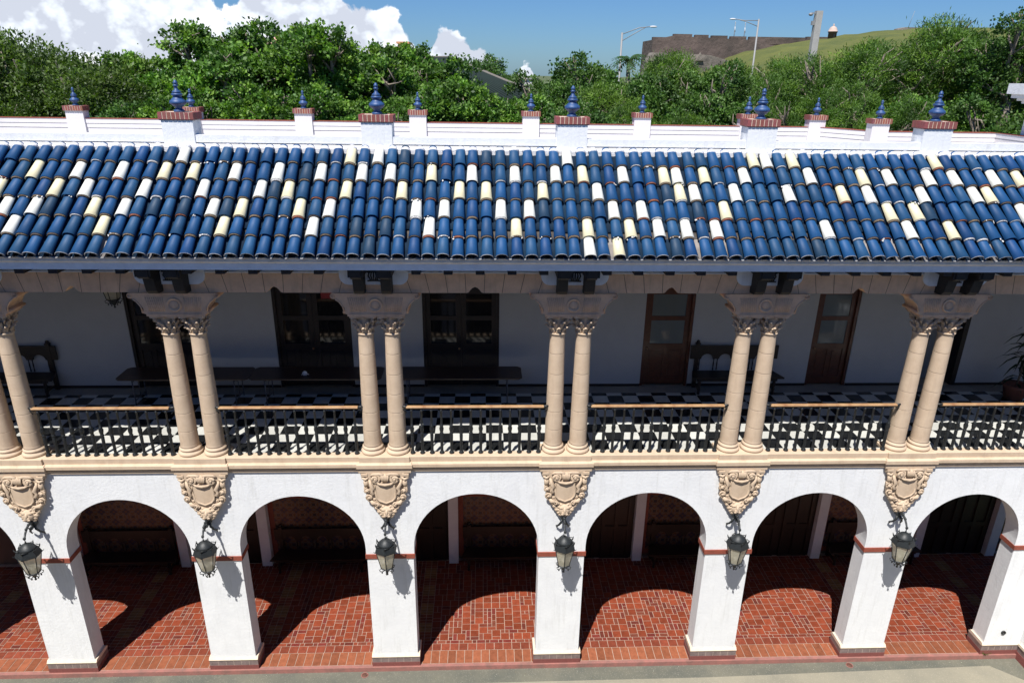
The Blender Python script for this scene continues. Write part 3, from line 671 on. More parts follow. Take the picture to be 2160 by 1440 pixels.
for c_ in range(-24, 91):
    cx = 1.63 + .2612 * c_ + rr_.uniform(-.012, .012)
    if cx > XR - .1: continue
    px2 = cx - .1306
    for r in range(6):   # pan tiles
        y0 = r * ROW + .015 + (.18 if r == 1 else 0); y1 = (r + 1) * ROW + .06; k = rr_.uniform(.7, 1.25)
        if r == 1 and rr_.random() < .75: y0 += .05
        k *= .42; colr = (.014 * k + .004, .065 * k, .13 * k)  # pan colour cut down, painting in the shade between the caps
        if r == 0 and rr_.random() < .15: colr = (.3, .27, .25)
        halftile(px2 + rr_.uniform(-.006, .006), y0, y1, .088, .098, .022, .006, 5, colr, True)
    halftile(px2, -.006, .02, .088, .088, .032, .030, 3, (.34, .34, .35), True, .012)
    for r in range(6):
        j = rr_.uniform(-.012, .012); y0 = r * ROW + j; y1 = (r + 1) * ROW + .05
        w = (c_, r) in CREAM
        if w: col = (.80, .72, .47) if (c_, r) in YEL else (.84, .83, .74)
        else:
            k = rr_.choice([.85, .95, 1, 1.05, 1.1]) * rr_.uniform(.92, 1.08); t = rr_.random()
            col = (.011 * k, .069 * k, .185 * k) if t < .6 else ((.016 * k, .074 * k, .170 * k) if t < .93 else (.008 * k, .054 * k, .165 * k))
            if rr_.random() < .03: col = (.016, .048, .095)
        dx = rr_.uniform(-.006, .006); dz = rr_.uniform(-.002, .006)
        halftile(cx + dx, y0, y1, .113, .084, .052 + dz, .022, 2 if w else 1, col, sk=rr_.uniform(-.006, .006))
        if r > 0:   # mortar lip showing below the lower end of each tile
            t = rr_.random()
            mc = (.23, .17, .115) if t < .55 else ((.33, .12, .07) if t < .72 else ((.13, .10, .08) if t < .86 else (.66, .64, .62)))
            e_ = rr_.uniform(.01, .034)
            if rr_.random() < .8: halftile(cx + dx, y0 - e_, y0 + .02, .100, .101, .050, .052, 3, mc, th=.03, n=9)
            if rr_.random() < .10:
                for q in range(rr_.randint(2, 5)):
                    a = rr_.uniform(.2, PI - .2); rq = .098
                    rb.ball((cx - rq * math.cos(a), y0 - rr_.uniform(0, .05), .05 + rq * .8 * math.sin(a)), (rr_.uniform(.008, .022), rr_.uniform(.01, .03), .008), 6, 4, 3, (.7, .69, .67), RM)
        else: halftile(cx + dx, y0 - .003, y0 + .006, .1145, .1145, .053, .053, 3, (.36, .36, .37), th=.013)
    # white mortar hump where the row of caps meets the parapet
    hz = rr_.uniform(.088, .10)
    rb.lathe([(0, 0)] + [(hz * math.sin(PI / 2 * i / 4), hz * math.cos(PI / 2 * i / 4) - hz) for i in range(1, 5)], n=12, mi=4, M=RM @ Matrix.Translation((cx, SL - .02 + rr_.uniform(-.01, .02), .03)) @ Matrix.Diagonal((1.03, .75, .95, 1)) @ Matrix.Translation((0, 0, hz)))
rb.build('tiled_roof', ['underroof', 'blue', 'cream', 'mortar', 'whitemortar', 'pan'], BLD, label='sloping roof of curved blue tiles dotted with cream ones')

# near parapet with capped piers
YP = 1.34
pp = MB(); pp.box(XL, XR, YP + .07, YP + .22, 11.7, 12.085); pp.box(XL, XR, YP + .02, YP + .24, 12.085, 12.225)
pp.build('parapet_wall', 'stucco', BLD)
mf = MB(); mf.prism([(1.27, 11.90), (1.27, 12.00), (1.33, 12.055), (YP + .07, 12.065), (YP + .07, 11.90)], XL, XR, axis='x'); mf.build('mortar_fillet', 'whitemortar', BLD)
pp = MB(); pp.box(XL, XR, YP + .2, 10.1, 11.2, 11.3); pp.box(XL, XR, 4.1, 9.9, 0, 11.2); pp.build('flat_roof', 'concrete', BLD)
def brick_cap(b, hx, hy, z0, z1, nb, mi_b=0, mi_m=1):
    b.box(-hx + .006, hx - .006, -hy + .006, hy - .006, z0 + .002, z1 - .004, mi_m)
    for s in (-1, 1):
        w = 2 * hx / nb
        for i in range(nb):
            col = tuple(c_ * rnd.uniform(.85, 1.15) for c_ in (.27, .085, .075))
            b.box(-hx + i * w + (.007 if i else 0), -hx + (i + 1) * w - (.007 if i < nb - 1 else 0), *((-hy, -hy + .08) if s < 0 else (hy - .08, hy)), z0, z1, mi_b, col)
            col = tuple(c_ * rnd.uniform(.85, 1.15) for c_ in (.27, .085, .075)); wy = (2 * hy - .16) / (nb - 2)
            if i < nb - 2: b.box(*((-hx, -hx + .08) if s < 0 else (hx - .08, hx)), -hy + .08 + i * wy + .007, -hy + .08 + (i + 1) * wy, z0, z1, mi_b, col)
FIN = [(.0, 0), (.098, 0), (.10, .035), (.085, .045), (.07, .055), (.06, .075), (.07, .095), (.11, .125), (.148, .16), (.155, .185), (.145, .215), (.115, .235), (.105, .25), (.085, .265), (.078, .29), (.075, .30), (.10, .315), (.105, .335), (.098, .35), (.07, .36), (.078, .365), (.085, .38), (.07, .395), (.04, .42), (.03, .46), (.028, .475), (.045, .485), (.048, .505), (.035, .515), (.033, .53), (.043, .54), (.042, .56), (.03, .575), (.022, .60), (0, .61)]
fin_me = MB().lathe(FIN, n=20).mesh('finial', ['finial'])
pr_ = MB(); pr_.box(-.295, .295, -.0, .38, 11.7, 12.49); pier_me = pr_.mesh('parapet_pier', ['stucco'])
pc_ = MB(); brick_cap(pc_, .33, .22, 0, .128, 8); 
for i in range(8):
    xx = -.33 + (i + .5) * .0825; pc_.box(xx - .033, xx + .033, -.207, .207, -.018, .001, 0, (.3, .2, .18))
pcap_me = pc_.mesh('brick_cap', ['brickred', 'basecream'])
for k in range(-1, 7):
    xq = {0: -.18, 5: 18.72, 6: 22.2}.get(k, PX[k])
    o = sub('parapet_pier', pier_me, BLD, (xq, YP, 0)); sub('brick_cap', pcap_me, o, (0, .19, 12.505)); f = sub('finial', fin_me, o, (0, .19, 12.63)); f.scale = (.98, .98, .95)

# ------------------------------------------------------------------ far parapet
FP = empty('rooftop_parapet', (0, 9.9, 11.68), label='white far parapet across the flat roof with brick capped posts and blue finials', cat='parapet wall')
def fpwall(x0, y0, x1, y1):
    L = math.hypot(x1 - x0, y1 - y0); a = math.atan2(y1 - y0, x1 - x0)
    Mx = Matrix.Translation((x0, y0 - 9.9, -11.68)) @ Matrix.Rotation(a, 4, 'Z')
    b = MB(); b.box(0, L, .0, .2, 11.4, 11.655, 0, None, Mx); b.box(0, L, -.012, .2, 11.67, 11.785, 0, None, Mx); b.box(0, L, .014, .2, 11.655, 11.67, 0, None, Mx)
    b.box(0, L, -.022, .2, 11.80, 11.93, 0, None, Mx); b.box(0, L, .008, .19, 11.785, 11.80, 0, None, Mx); b.box(0, L, -.035, .21, 11.932, 11.945, 1, None, Mx)
    b.build('wall_panel', ['paint', 'band'], FP)
fpwall(XL, 9.9, 20.3, 9.9); fpwall(20.3, 9.9, 21.4, 8.35); fpwall(21.4, 8.35, 25.0, 8.35); fpwall(25.0, 8.35, 25.0, 5.0)
fpr = MB(); fpr.box(-.26, .26, -.17, .17, 11.4, 12.16); fpier_me = fpr.mesh('parapet_post', ['paint'])
fc = MB(); brick_cap(fc, .295, .21, 0, .14, 8); fcap_me = fc.mesh('brick_cap', ['brickred', 'basecream'])
for i, (x, y) in enumerate([(-2.667, 9.9), (.78, 9.9), (4.16, 9.9), (7.65, 9.9), (11.145, 9.9), (14.635, 9.9), (18.0, 9.9), (20.2, 9.9), (21.4, 8.35)]):
    o = sub('parapet_post', fpier_me, FP, (x, y - 9.9 + .1, -11.68)); sub('brick_cap', fcap_me, o, (0, 0, 12.16)); f = sub('finial', fin_me, o, (0, 0, 12.3)); f.scale = (.85, .85, .86)

# tower corner at the right edge
TW = empty('corner_tower', (25.2, 8.0, 0), label='white stucco tower corner with stepped cornice at the right edge', cat='tower')
b = MB(); b.box(0.05, 3, -3, -.3, 11.0, 13.05); b.build('wall', 'stucco', TW)
b = MB(); 
for i, (o_, z0, z1) in enumerate(((.08, 12.72, 12.80), (.16, 12.80, 12.87), (.25, 12.87, 12.94), (.36, 12.94, 13.05), (.45, 13.05, 13.33))): b.box(-o_, 3.2, -3.2 - o_, -.45 + o_, z0, z1)
b.build('cornice', 'stucco', TW)
b = MB(); b.box(-.12, -.07, -.4, -.35, 13.33, 15.5); b.box(-.07, .9, -.4, -.36, 13.9, 13.95); b.build('metal_post', 'iron', TW)

# ------------------------------------------------------------------ railings between the columns
NB_ = 14
def bal_mb():
    pr = [(0, 0), (.042, 0), (.044, .03), (.03, .05), (.024, .08), (.026, .30), (.029, .44), (.022, .455), (.034, .465), (.034, .48), (.024, .49), (.03, .52), (.037, .56), (.038, .60), (.026, .625), (.032, .635), (.032, .65), (.02, .665), (.018, .75), (.016, .97), (.025, .98), (.025, 1.0), (.016, 1.01), (.016, 1.04)]
    return MB().lathe([(r_ * 1.22, z_) for r_, z_ in pr], n=8)
bal_me = bal_mb().mesh('baluster', ['iron'])
words = ['leftmost', 'second', 'third', 'fourth', 'fifth', 'sixth', 'rightmost']
rails = [k for k in range(-1, 6)]
for k in rails:
    xa, xb = PX[k] + .50, PX[k + 1] - .50
    if k == -1: lab = 'black iron railing cut off by the left edge, behind the leftmost column pair'
    elif k == 5: lab = 'black iron railing running off the right edge past the last column pair'
    else: lab = 'black iron railing with wooden handrail, %s of the five full spans from the left' % words[k].replace('leftmost', 'first')
    rt_ = empty('iron_railing', ((xa + xb) / 2, .10, 5.951), label=lab, cat='railing', group='railings between the column pairs'); L = (xb - xa) / 2
    h = MB(); h.prism([(-.035, 1.06), (.035, 1.06), (.042, 1.08), (.03, 1.10), (-.03, 1.10), (-.042, 1.08)], -L - .02, L + .0, axis='x'); h.build('handrail', 'wood', rt_)
    i_ = MB(); i_.box(-L - .06, L + .06, -.02, .02, 1.035, 1.06)
    for s in (-1, 1): i_.tube([(s * (L + .0), 0, 1.08), (s * (L + .08), .02, 1.08), (s * (L + .16), .06, 1.07)], [.03, .022, .016], 8); i_.tube([(s * (L + .15), .05, 1.07), (s * (L + .02), .0, .95)], .009, 6)
    i_.build('iron_bar', 'iron', rt_)
    for j in range(NB_):
        sub('baluster', bal_me, rt_, (-L + .08 + (2 * L - .16) * j / (NB_ - 1), 0, 0))

# ------------------------------------------------------------------ lanterns
def lantern_parts(bracket=True):
    P = {}
    # origin at bottom tip; glass .22-.62, roof to .86
    f = MB()
    hexr = lambda r, z, n=6: [(r * math.cos(PI / 6 + i * PI / 3), r * math.sin(PI / 6 + i * PI / 3), z) for i in range(n)]
    for i in range(6):
        a = hexr(.125, .20)[i]; b_ = hexr(.215, .62)[i]; f.tube([a, b_], .009, 5)
    for r, z, t in ((.128, .20, .014), (.215, .615, .014)):
        h_ = hexr(r, z); f.tube(h_ + [h_[0]], t, 5)
    f.lathe([(.0, 0), (.018, .005), (.022, .025), (.012, .045), (.02, .06), (.035, .085), (.03, .10), (.06, .13), (.10, .165), (.13, .195), (.125, .205)], n=12)
    for i in range(6):
        a = PI / 6 + i * PI / 3; dx, dy = math.cos(a), math.sin(a)
        pts = [(dx * (.06), dy * .06, .12), (dx * .11, dy * .11, .115), (dx * .155, dy * .155, .14), (dx * .165, dy * .165, .175), (dx * .14, dy * .14, .185)]
        f.tube(pts, .009, 5); f.ball((dx * .11, dy * .11, .09), .017, 6, 4)
    P['frame'] = f.mesh('frame', ['ironlamp'])
    r_ = MB(); R1 = hexr(.235, .615); R2 = hexr(.19, .735); R3 = hexr(.235, .60)
    r_.add(R3 + R1 + R2, [(i, (i + 1) % 6, 6 + (i + 1) % 6, 6 + i) for i in range(6)] + [(6 + i, 6 + (i + 1) % 6, 12 + (i + 1) % 6, 12 + i) for i in range(6)] + [tuple(range(12, 18)), (5, 4, 3, 2, 1, 0)])
    r_.lathe([(.165, .735), (.15, .765), (.13, .79), (.10, .82), (.06, .845), (.02, .86), (0, .862)], n=18)
    r_.ball((0, 0, .87), .02, 8, 5)
    for i in range(6):
        a = PI / 6 + i * PI / 3; dx, dy = math.cos(a), math.sin(a)
        r_.tube([(dx * .2, dy * .2, .72), (dx * .212, dy * .212, .755), (dx * .225, dy * .225, .79)], [.014, .012, .004], 5)
        a2 = a + PI / 6
        r_.tube([(dx * .222, dy * .222, .76), (.175 * math.cos(a2) , .175 * math.sin(a2), .745)], .008, 5)
        r_.tube([(dx * .225, dy * .225, .615), (dx * .255, dy * .255, .62), (dx * .262, dy * .262, .645)], [.009, .006, .004], 5)
    P['roof'] = r_.mesh('lantern_roof', ['ironlamp'])
    gm = MB(); A = hexr(.122, .205); B_ = hexr(.208, .61); gm.add(A + B_, [(i, (i + 1) % 6, 6 + (i + 1) % 6, 6 + i) for i in range(6)]); P['glass'] = gm.mesh('glass_panel', ['frost'])
    bm = MB(); bm.lathe([(0, .23), (.03, .235), (.045, .28), (.05, .36), (.035, .42), (0, .44)], n=10); P['bulb'] = bm.mesh('bulb', ['bulb'])
    k = MB()  # bracket: wall hook, scrolled arm, two drooping leaves.  wall plane at y=+.47
    k.ball((0, .40, 1.08), (.07, .075, .08), 12, 8); k.tube([(0, .47, 1.12), (0, .42, 1.16), (0, .36, 1.17)], [.03, .03, .02], 7)
    k.tube([(0, .38, 1.10), (0, .28, 1.14), (0, .16, 1.12), (0, .06, 1.04), (0, .0, .96), (0, .0, .87)], [.03, .026, .022, .02, .018, .02], 7)
    k.ball((0, .0, .965), (.03, .03, .035), 8, 5); k.ball((0, .12, 1.10), .03, 8, 5); k.ball((0, .22, 1.14), .03, 8, 5)
    for s in (-1, 1):
        k.tube([(s * .02, .38, 1.05), (s * .05, .33, .98), (s * .095, .36, .90), (s * .13, .42, .85), (s * .12, .44, .80), (s * .10, .44, .82)], [.026, .026, .022, .02, .013, .008], 6)
    k.tube([(0, .40, 1.02), (0, .30, .99), (.0, .22, 1.03), (0, .2, 1.08)], .012, 6)
    P['bracket'] = k.mesh('bracket', ['ironlamp'])
    ch = MB(); ch.tube([(0, 0, .86), (0, 0, 2.0)], .012, 6); P['chain'] = ch.mesh('hanging_rod', ['ironlamp'])
    return P
LP = lantern_parts()
LZ = 3.30
lab = ['black iron wall lantern below the leftmost carved crest, nearest the left edge', 'black iron wall lantern below the second carved crest from the left', 'black iron wall lantern below the third carved crest, left of centre', 'black iron wall lantern seen head-on just right of centre, below the fourth crest', 'black iron wall lantern below the fifth carved crest from the left', 'black iron wall lantern below the rightmost carved crest']
for k in range(6):
    t = empty('wall_lantern', (PX[k] - .01 + (.07 if k == 0 else 0), -.47, LZ), label=lab[k], cat='lantern', group='wall lanterns on the arcade piers')
    for nm, q in (('frame', 'frame'), ('lantern_roof', 'roof'), ('glass_panel', 'glass'), ('bulb', 'bulb'), ('bracket', 'bracket')): sub(nm, LP[q], t)
    t.scale = (1.06, .97, 1.08)
hl = empty('hanging_lantern', tuple(G(1.693, 1.9, 8.55)), label='black lantern hanging from the gallery ceiling in front of the leftmost dark door', cat='lantern')
for nm, q in (('frame', 'frame'), ('lantern_roof', 'roof'), ('glass_panel', 'glass'), ('hanging_rod', 'chain')): sub(nm, LP[q], hl)

# unseen courtyard sides around the camera, added and sized to cut sky light
def wing(name, x0, x1, y0, y1, h, label):
    t = empty(name, ((x0 + x1) / 2, (y0 + y1) / 2, 0), label=label, cat='building'); w, d = (x1 - x0) / 2, (y1 - y0) / 2
    b = MB(); b.box(-w, w, -d, d, -.3, h); b.build('wall', 'stucco', t); b = MB(); b.box(-w - .3, w + .3, -d - .3, d + .3, h, h + .3); b.build('roof', 'underroof', t)
    for i in range(int(2 * w / 3.8)):
        b = MB(); xx = -w + 1.9 + i * 3.8; b.box(xx - .7, xx + .7, d, d + .03, 6.3, 8.8); b.build('window', 'darkpane', t)
        b = MB(); b.box(xx - 1.3, xx + 1.3, d, d + .03, .1, 4.6); b.build('archway', 'darkwood', t)
wing('unseen_opposite_wing', -26, 44, -24, -13.2, 12.0, 'unseen opposite wing behind the viewpoint, added to block sky light')
wing('unseen_side_wing', -20, -8.5, -13.1, -.2, 13, 'unseen side wing left of the view, added to block sky light')

# ------------------------------------------------------------------ furniture
def table(x0, x1, label):
    t = empty('folding_table', ((x0 + x1) / 2, 2.79, ZG), label=label, cat='table', group='long folding tables in the gallery')
    L = (x1 - x0) / 2; b = MB(); c_ = .08
    o_ = [(-L + c_, -.37), (L - c_, -.37), (L, -.37 + c_), (L, .37 - c_), (L - c_, .37), (-L + c_, .37), (-L, .37 - c_), (-L, -.37 + c_)]
    b.prism(o_, .685, .715, axis='z'); b.build('table_top', 'tabletop', t)
    for s in (-1, 1):
        l = MB(); xx = s * (L - .35)
        for y in (-.27, .27): l.tube([(xx, y, 0), (xx, y, .685)], .014, 6)
        l.tube([(xx, -.27, .12), (xx, .27, .12)], .011, 6); l.tube([(xx, 0, .12), (xx, 0, .5), (xx - s * .35, 0, .67)], .010, 6); l.tube([(xx, -.27, .6), (xx, .27, .6)], .011, 6); l.build('leg_frame', 'steel', t)
table(G(.93), G(4.03), 'long dark folding table at the left, ending beside the left column pair')
table(G(4.05), G(7.2), 'long dark folding table in the middle with white crumpled paper on it')
table(G(7.45), G(10.6), 'long dark folding table at the right in front of the third dark double door')
b = MB()
for i in range(7): b.tube([(rnd.uniform(-.06, .06), rnd.uniform(-.05, .05), .0), (rnd.uniform(-.05, .05), rnd.uniform(-.04, .04), .05 + rnd.uniform(0, .05)), (rnd.uniform(-.08, .1), rnd.uniform(-.05, .05), .02)], [.01, .03, .008], 5, smooth=False)
o = b.build('crumpled_paper', 'paper', None, (G(5.35), G(0, 2.84, 6.5).y, ZG + .72)); tag(o, 'white crumpled paper lying on the middle folding table', 'paper')
def bench_parts(L):
    P = {}; h = L / 2
    st = MB(); st.prism([(-h, -.47), (h, -.47), (h - .14, 0), (-h + .14, 0)], .44, .48, axis='z'); st.box(-h + .15, h - .15, -.42, -.38, .36, .44); P['seat'] = st.mesh('seat', ['darkwood'])
    bk = MB(); n = max(3, round((L - .6) / .42)); x0, x1 = -h + .25, h - .25; w = (x1 - x0) / n; q = [(-h + .05, .80), (-h + .05, 1.16), (h - .05, 1.16), (h - .05, .80)]
    for i in range(n - 1, -1, -1):
        cx = x0 + (i + .5) * w; r = w / 2 - .08; q += [(cx + r * math.cos(R(a)), .80 + r * .9 * math.sin(R(a))) for a in range(0, 181, 20)]
    bk.prism(q, .0, .045, axis='y')
    for i in range(n + 1):
        for d in (-.045, .045):
            xx = x0 + i * w + d; bk.lathe([(.012, .48), (.02, .52), (.013, .56), (.02, .66), (.013, .74), (.018, .8)], (xx, .02, 0), 6)
    P['backrest'] = bk.mesh('backrest', ['darkwood'])
    ps = MB(); ps.box(-.045, .045, -.01, .065, 0, 1.2); ps.box(-.055, .055, -.02, .075, 1.2, 1.23); ps.ball((0, .028, 1.26), .045, 8, 6); P['post'] = ps.mesh('back_post', ['darkwood'])
    lg = MB(); lg.lathe([(.035, 0), (.045, .03), (.03, .07), (.045, .14), (.03, .2), (.05, .28), (.035, .34), (.045, .38), (.045, .44)], n=10); lg.box(-.02, .02, 0, .38, .12, .16); P['leg'] = lg.mesh('leg', ['darkwood'])
    return P
BP = bench_parts(2.35); BP2 = bench_parts(2.7)
def bench(P, L, loc, label, grp):
    t = empty('wooden_bench', loc, label=label, cat='bench', group=grp)
    sub('seat', P['seat'], t); sub('backrest', P['backrest'], t)
    for s in (-1, 1): sub('back_post', P['post'], t, (s * (L / 2 - .22), 0, 0)); sub('leg', P['leg'], t, (s * (L / 2 - .22), -.40, 0))
bench(BP, 2.35, (G(16.13), 3.42, ZG), 'dark wooden bench with arched back, upstairs between the two brown doors', 'dark benches in the upper gallery')
bench(BP, 2.35, (G(-2.05), 3.42, ZG), 'dark wooden bench with arched back, upstairs at the left edge', 'dark benches in the upper gallery')
dn = ['in the far left arch', 'in the second full arch', 'in the third full arch', 'in the arch right of centre', 'in the rightmost arch']
for i in range(-1, 4):
    xs = P0 + i * 5.26
    bench(BP2, 2.7, (xs + 1.7, 3.72, .3), 'dark bench before the patterned tile panel %s downstairs' % dn[i + 1], 'dark benches in the lower arcade')
# potted plant
pt = empty('potted_plant', (G(23.25), 2.7, ZG), label='tall leafy plant in a clay pot at the right end of the gallery', cat='plant')
b = MB(); b.lathe([(0, 0), (.2, 0), (.27, .3), (.3, .34), (.3, .4), (.26, .4), (.25, .34), (0, .34)], n=18); b.build('pot', 'pot', pt)
b = MB()
for i in range(46):
    a = rnd.uniform(0, 2 * PI); z0 = rnd.uniform(.4, 1.9); L_ = rnd.uniform(.35, .7); w_ = .045; dx, dy = math.cos(a), math.sin(a); pts = []
    for t in (0, .33, .66, 1): rr2 = L_ * t; zz = z0 + .45 * L_ * t - .9 * L_ * t * t; ww = w_ * (1 - abs(2 * t - .8)) if t < 1 else 0; pts += [(dx * rr2 - dy * ww, dy * rr2 + dx * ww, zz), (dx * rr2 + dy * ww, dy * rr2 - dx * ww, zz)]
    b.add(pts, [(0, 1, 3, 2), (2, 3, 5, 4), (4, 5, 7, 6)], 0, tuple(c_ * rnd.uniform(.7, 1.2) for c_ in (.012, .026, .010)))
for i in range(4): b.tube([(0, 0, .35), (rnd.uniform(-.1, .1), rnd.uniform(-.1, .1), 1.1), (rnd.uniform(-.2, .2), rnd.uniform(-.2, .2), 1.95)], .015, 5, 1, col=(.1, .08, .05))
b.build('leaves', ['leafm', 'bark'], pt)
for (x, y, l_) in ((6.87, -.19, 'round rusty floor drain at the foot of the third full pier'), (18.5, -.19, 'round rusty floor drain near the right side piers')):
    d = empty('floor_drain', (x, y, .18), label=l_, cat='drain', group='drains in the courtyard strip')
    b = MB(); b.lathe([(.085, .0), (.085, .008), (.07, .010), (.07, .0)], n=20); b.build('rim', 'kerbred', d)
    b = MB(); b.lathe([(0, .006), (.068, .006), (.068, 0)], n=20)
    for i in range(-2, 3): b.box(-.05, .05, i * .02 - .003, i * .02 + .003, .006, .009)
    b.build('grate', 'drain', d)
b = MB()
for i in range(40):
    a = rnd.uniform(0, 2 * PI); r0 = rnd.uniform(0, .05); x, y = r0 * math.cos(a), r0 * math.sin(a); l_ = rnd.uniform(.04, .09)
    b.add([(x - .012, y, 0), (x + .012, y, 0), (x + l_ * math.cos(a) + .01, y + l_ * math.sin(a), l_ * .7), (x + l_ * math.cos(a) - .01, y + l_ * math.sin(a), l_ * .75)], [(0, 1, 2, 3)], 0, (.13, .28, .03))
o = b.build('weed', 'leafm', None, (21.95, -.04, .3)); tag(o, 'small bright green weed growing at the kerb by the right corner pier', 'weed')

lt = MB()
for i in range(160):
    x = rnd.uniform(-4, 22.3); y = -.09 - abs(rnd.gauss(0, .16)); a = rnd.uniform(0, PI); l_ = rnd.uniform(.006, .016)
    lt.add([(x, y, 0), (x + l_ * math.cos(a), y + l_ * math.sin(a), .004), (x + l_ * math.cos(a) - .006, y + l_ * math.sin(a) + .006, .003), (x - .006, y + .007, 0)], [(0, 1, 2, 3)], 0, rnd.choice([(.5, .48, .42), (.3, .25, .15), (.14, .10, .06), (.6, .6, .58)]))
tag(lt.build('paving_litter', 'leafm', None, (0, 0, .20)), 'tiny bits of litter and leaves scattered on the courtyard strip', 'litter', kind='stuff')

# ------------------------------------------------------------------ trees
def leafmesh(name, seed, lobes, nclump, nleaf, lw, ll, cols, mtl, spread=.30, up=.5, depth=.35, droop=0):
    r = np.random.default_rng(seed); C = []; Nn = []
    w = np.array([l[3] ** 2 for l in lobes]); w = w / w.sum()
    for i in range(nclump):
        l = lobes[r.choice(len(lobes), p=w)]
        d = r.normal(size=3); d[2] = abs(d[2]) * 1.1 - .35; d /= np.linalg.norm(d)
        q = 1 - depth * r.random() ** 1.7; C.append(np.array(l[:3]) + d * l[3] * q * np.array([1, 1, .85])); Nn.append(d)
    C = np.array(C); Nn = np.array(Nn); cidx = np.repeat(np.arange(nclump), nleaf); n = len(cidx)
    sz = r.uniform(.6, 1.25, nclump)[cidx][:, None]
    pos = C[cidx] + r.normal(size=(n, 3)) * spread * sz * np.array([1, 1, .75])
    dirv = r.normal(size=(n, 3)) + Nn[cidx] * .8 + np.array([0, 0, up - droop]); dirv /= np.linalg.norm(dirv, axis=1)[:, None]
    nr = r.normal(size=(n, 3)) * .7 + Nn[cidx] * .6 + np.array([-.1, -.25, .7]); side = np.cross(dirv, nr); side /= np.linalg.norm(side, axis=1)[:, None] + 1e-9
    L = (ll * r.uniform(.6, 1.25, n))[:, None]; Wd = (lw * r.uniform(.7, 1.2, n))[:, None]
    v = np.stack([pos, pos + dirv * L * .5 + side * Wd, pos + dirv * L, pos + dirv * L * .5 - side * Wd], 1).reshape(-1, 3)
    me = bpy.data.meshes.new(name); me.vertices.add(4 * n); me.vertices.foreach_set('co', v.astype(np.float32).ravel())
    me.loops.add(4 * n); me.loops.foreach_set('vertex_index', np.arange(4 * n, dtype=np.int32)); me.polygons.add(n)
    me.polygons.foreach_set('loop_start', np.arange(0, 4 * n, 4, dtype=np.int32)); me.polygons.foreach_set('loop_total', np.full(n, 4, dtype=np.int32))
    cols = np.array(cols); base = cols[r.integers(0, len(cols), nclump)][cidx] * .82 + cols[r.integers(0, len(cols), n)] * .18
    base = base * r.uniform(.85, 1.15, n)[:, None] * r.uniform(.6, 1.3, nclump)[cidx][:, None]
    cc = np.concatenate([base, np.ones((n, 1))], 1); cc = np.repeat(cc, 4, 0)
    a = me.color_attributes.new('Col', 'FLOAT_COLOR', 'CORNER'); a.data.foreach_set('color', cc.astype(np.float32).ravel())
    me.materials.append(MT[mtl]); me.update(calc_edges=True); me.validate(); return me
def trunkmesh(name, seed, lobes, h):
    r = random.Random(seed); b = MB(); b.tube([(0, 0, -h), (.05, 0, -h * .6), (0, .05, -2.4), (0, 0, -1.6)], [.38, .3, .24, .2], 9)
    for l in lobes:
        e_ = Vector(l[:3]); s0 = Vector((0, 0, -1.9 + r.uniform(0, .8))); mid = s0.lerp(e_, .5) + Vector((r.uniform(-.3, .3), r.uniform(-.3, .3), r.uniform(-.2, .3)))
        b.tube([s0, mid, e_], [.13, .09, .05], 6)
        for j in range(7):
            d = Vector((r.uniform(-1, 1), r.uniform(-1, .5), r.uniform(-.3, 1))).normalized() * l[3] * r.uniform(.75, 1.02); s1 = mid.lerp(e_, r.uniform(.2, 1))
            b.tube([s1, s1.lerp(e_ + d, .5) + Vector((r.uniform(-.2, .2), r.uniform(-.2, .2), r.uniform(-.1, .2))), e_ + d], [.055, .038, .014], 5)
    return b.mesh(name, ['bark'])
def lob(seed, n, rx, rz, r0, r1):
    r = random.Random(seed); L = [(0, 0, 0, (r0 + r1) / 2 * 1.15)]
    for i in range(n):
        a = 2 * PI * i / n + r.uniform(-.4, .4); d = rx * r.uniform(.5, 1); L.append((d * math.cos(a), d * math.sin(a), r.uniform(-rz, rz), r.uniform(r0, r1)))
    return L
GR = [(.075, .17, .018), (.12, .25, .03), (.035, .09, .012), (.19, .33, .045), (.055, .14, .018)]
DK = [(.03, .08, .013), (.045, .11, .018), (.07, .15, .02), (.10, .19, .035)]
FE = [(.10, .19, .022), (.065, .14, .02), (.15, .26, .03), (.04, .09, .015)]
OL = [(.06, .115, .014), (.08, .135, .018), (.035, .068, .010), (.10, .165, .022)]
KIND = {}
LB = {}
for nm, sd_, lo, args in (
    ('broad1', 11, lob(1, 12, 2.0, 1.35, .65, 1.15), (430, 62, .055, .15, GR, 'leaf', .15)),
    ('broad2', 12, lob(2, 12, 2.05, 1.4, .65, 1.1), (430, 62, .055, .15, GR, 'leaf', .15)),
    ('dark1', 13, lob(3, 11, 2.0, 1.3, .65, 1.15), (380, 70, .045, .14, DK, 'leaf', .16)),
    ('feather1', 14, lob(4, 11, 1.9, 1.3, .7, 1.2), (460, 90, .017, .15, FE, 'leafm', .17)),
    ('feather2', 15, lob(5, 11, 1.9, 1.4, .7, 1.2), (460, 90, .017, .15, FE[1:] + DK[2:], 'leafm', .17)),
    ('olive1', 16, lob(6, 9, 1.9, 1.2, 1.2, 1.7), (620, 85, .028, .13, OL, 'leafm', .20))):
    KIND[nm] = leafmesh(nm + '_crown', sd_, lo, args[0], args[1], args[2], args[3], args[4], args[5], args[6]); LB[nm] = trunkmesh(nm + '_trunk', sd_, lo, 11)
def tree(kind, x, y, top, sc, rz, label, name='broadleaf_tree', grp='trees beyond the roof', sz=None):
    sc *= 1.08; sz = sz or sc; t = empty(name, (x, y, top - 2.2 * sz), rz, label, 'tree', grp); t.scale = (sc, sc, sz)
    sub('trunk', LB[kind], t); sub('crown', KIND[kind], t)
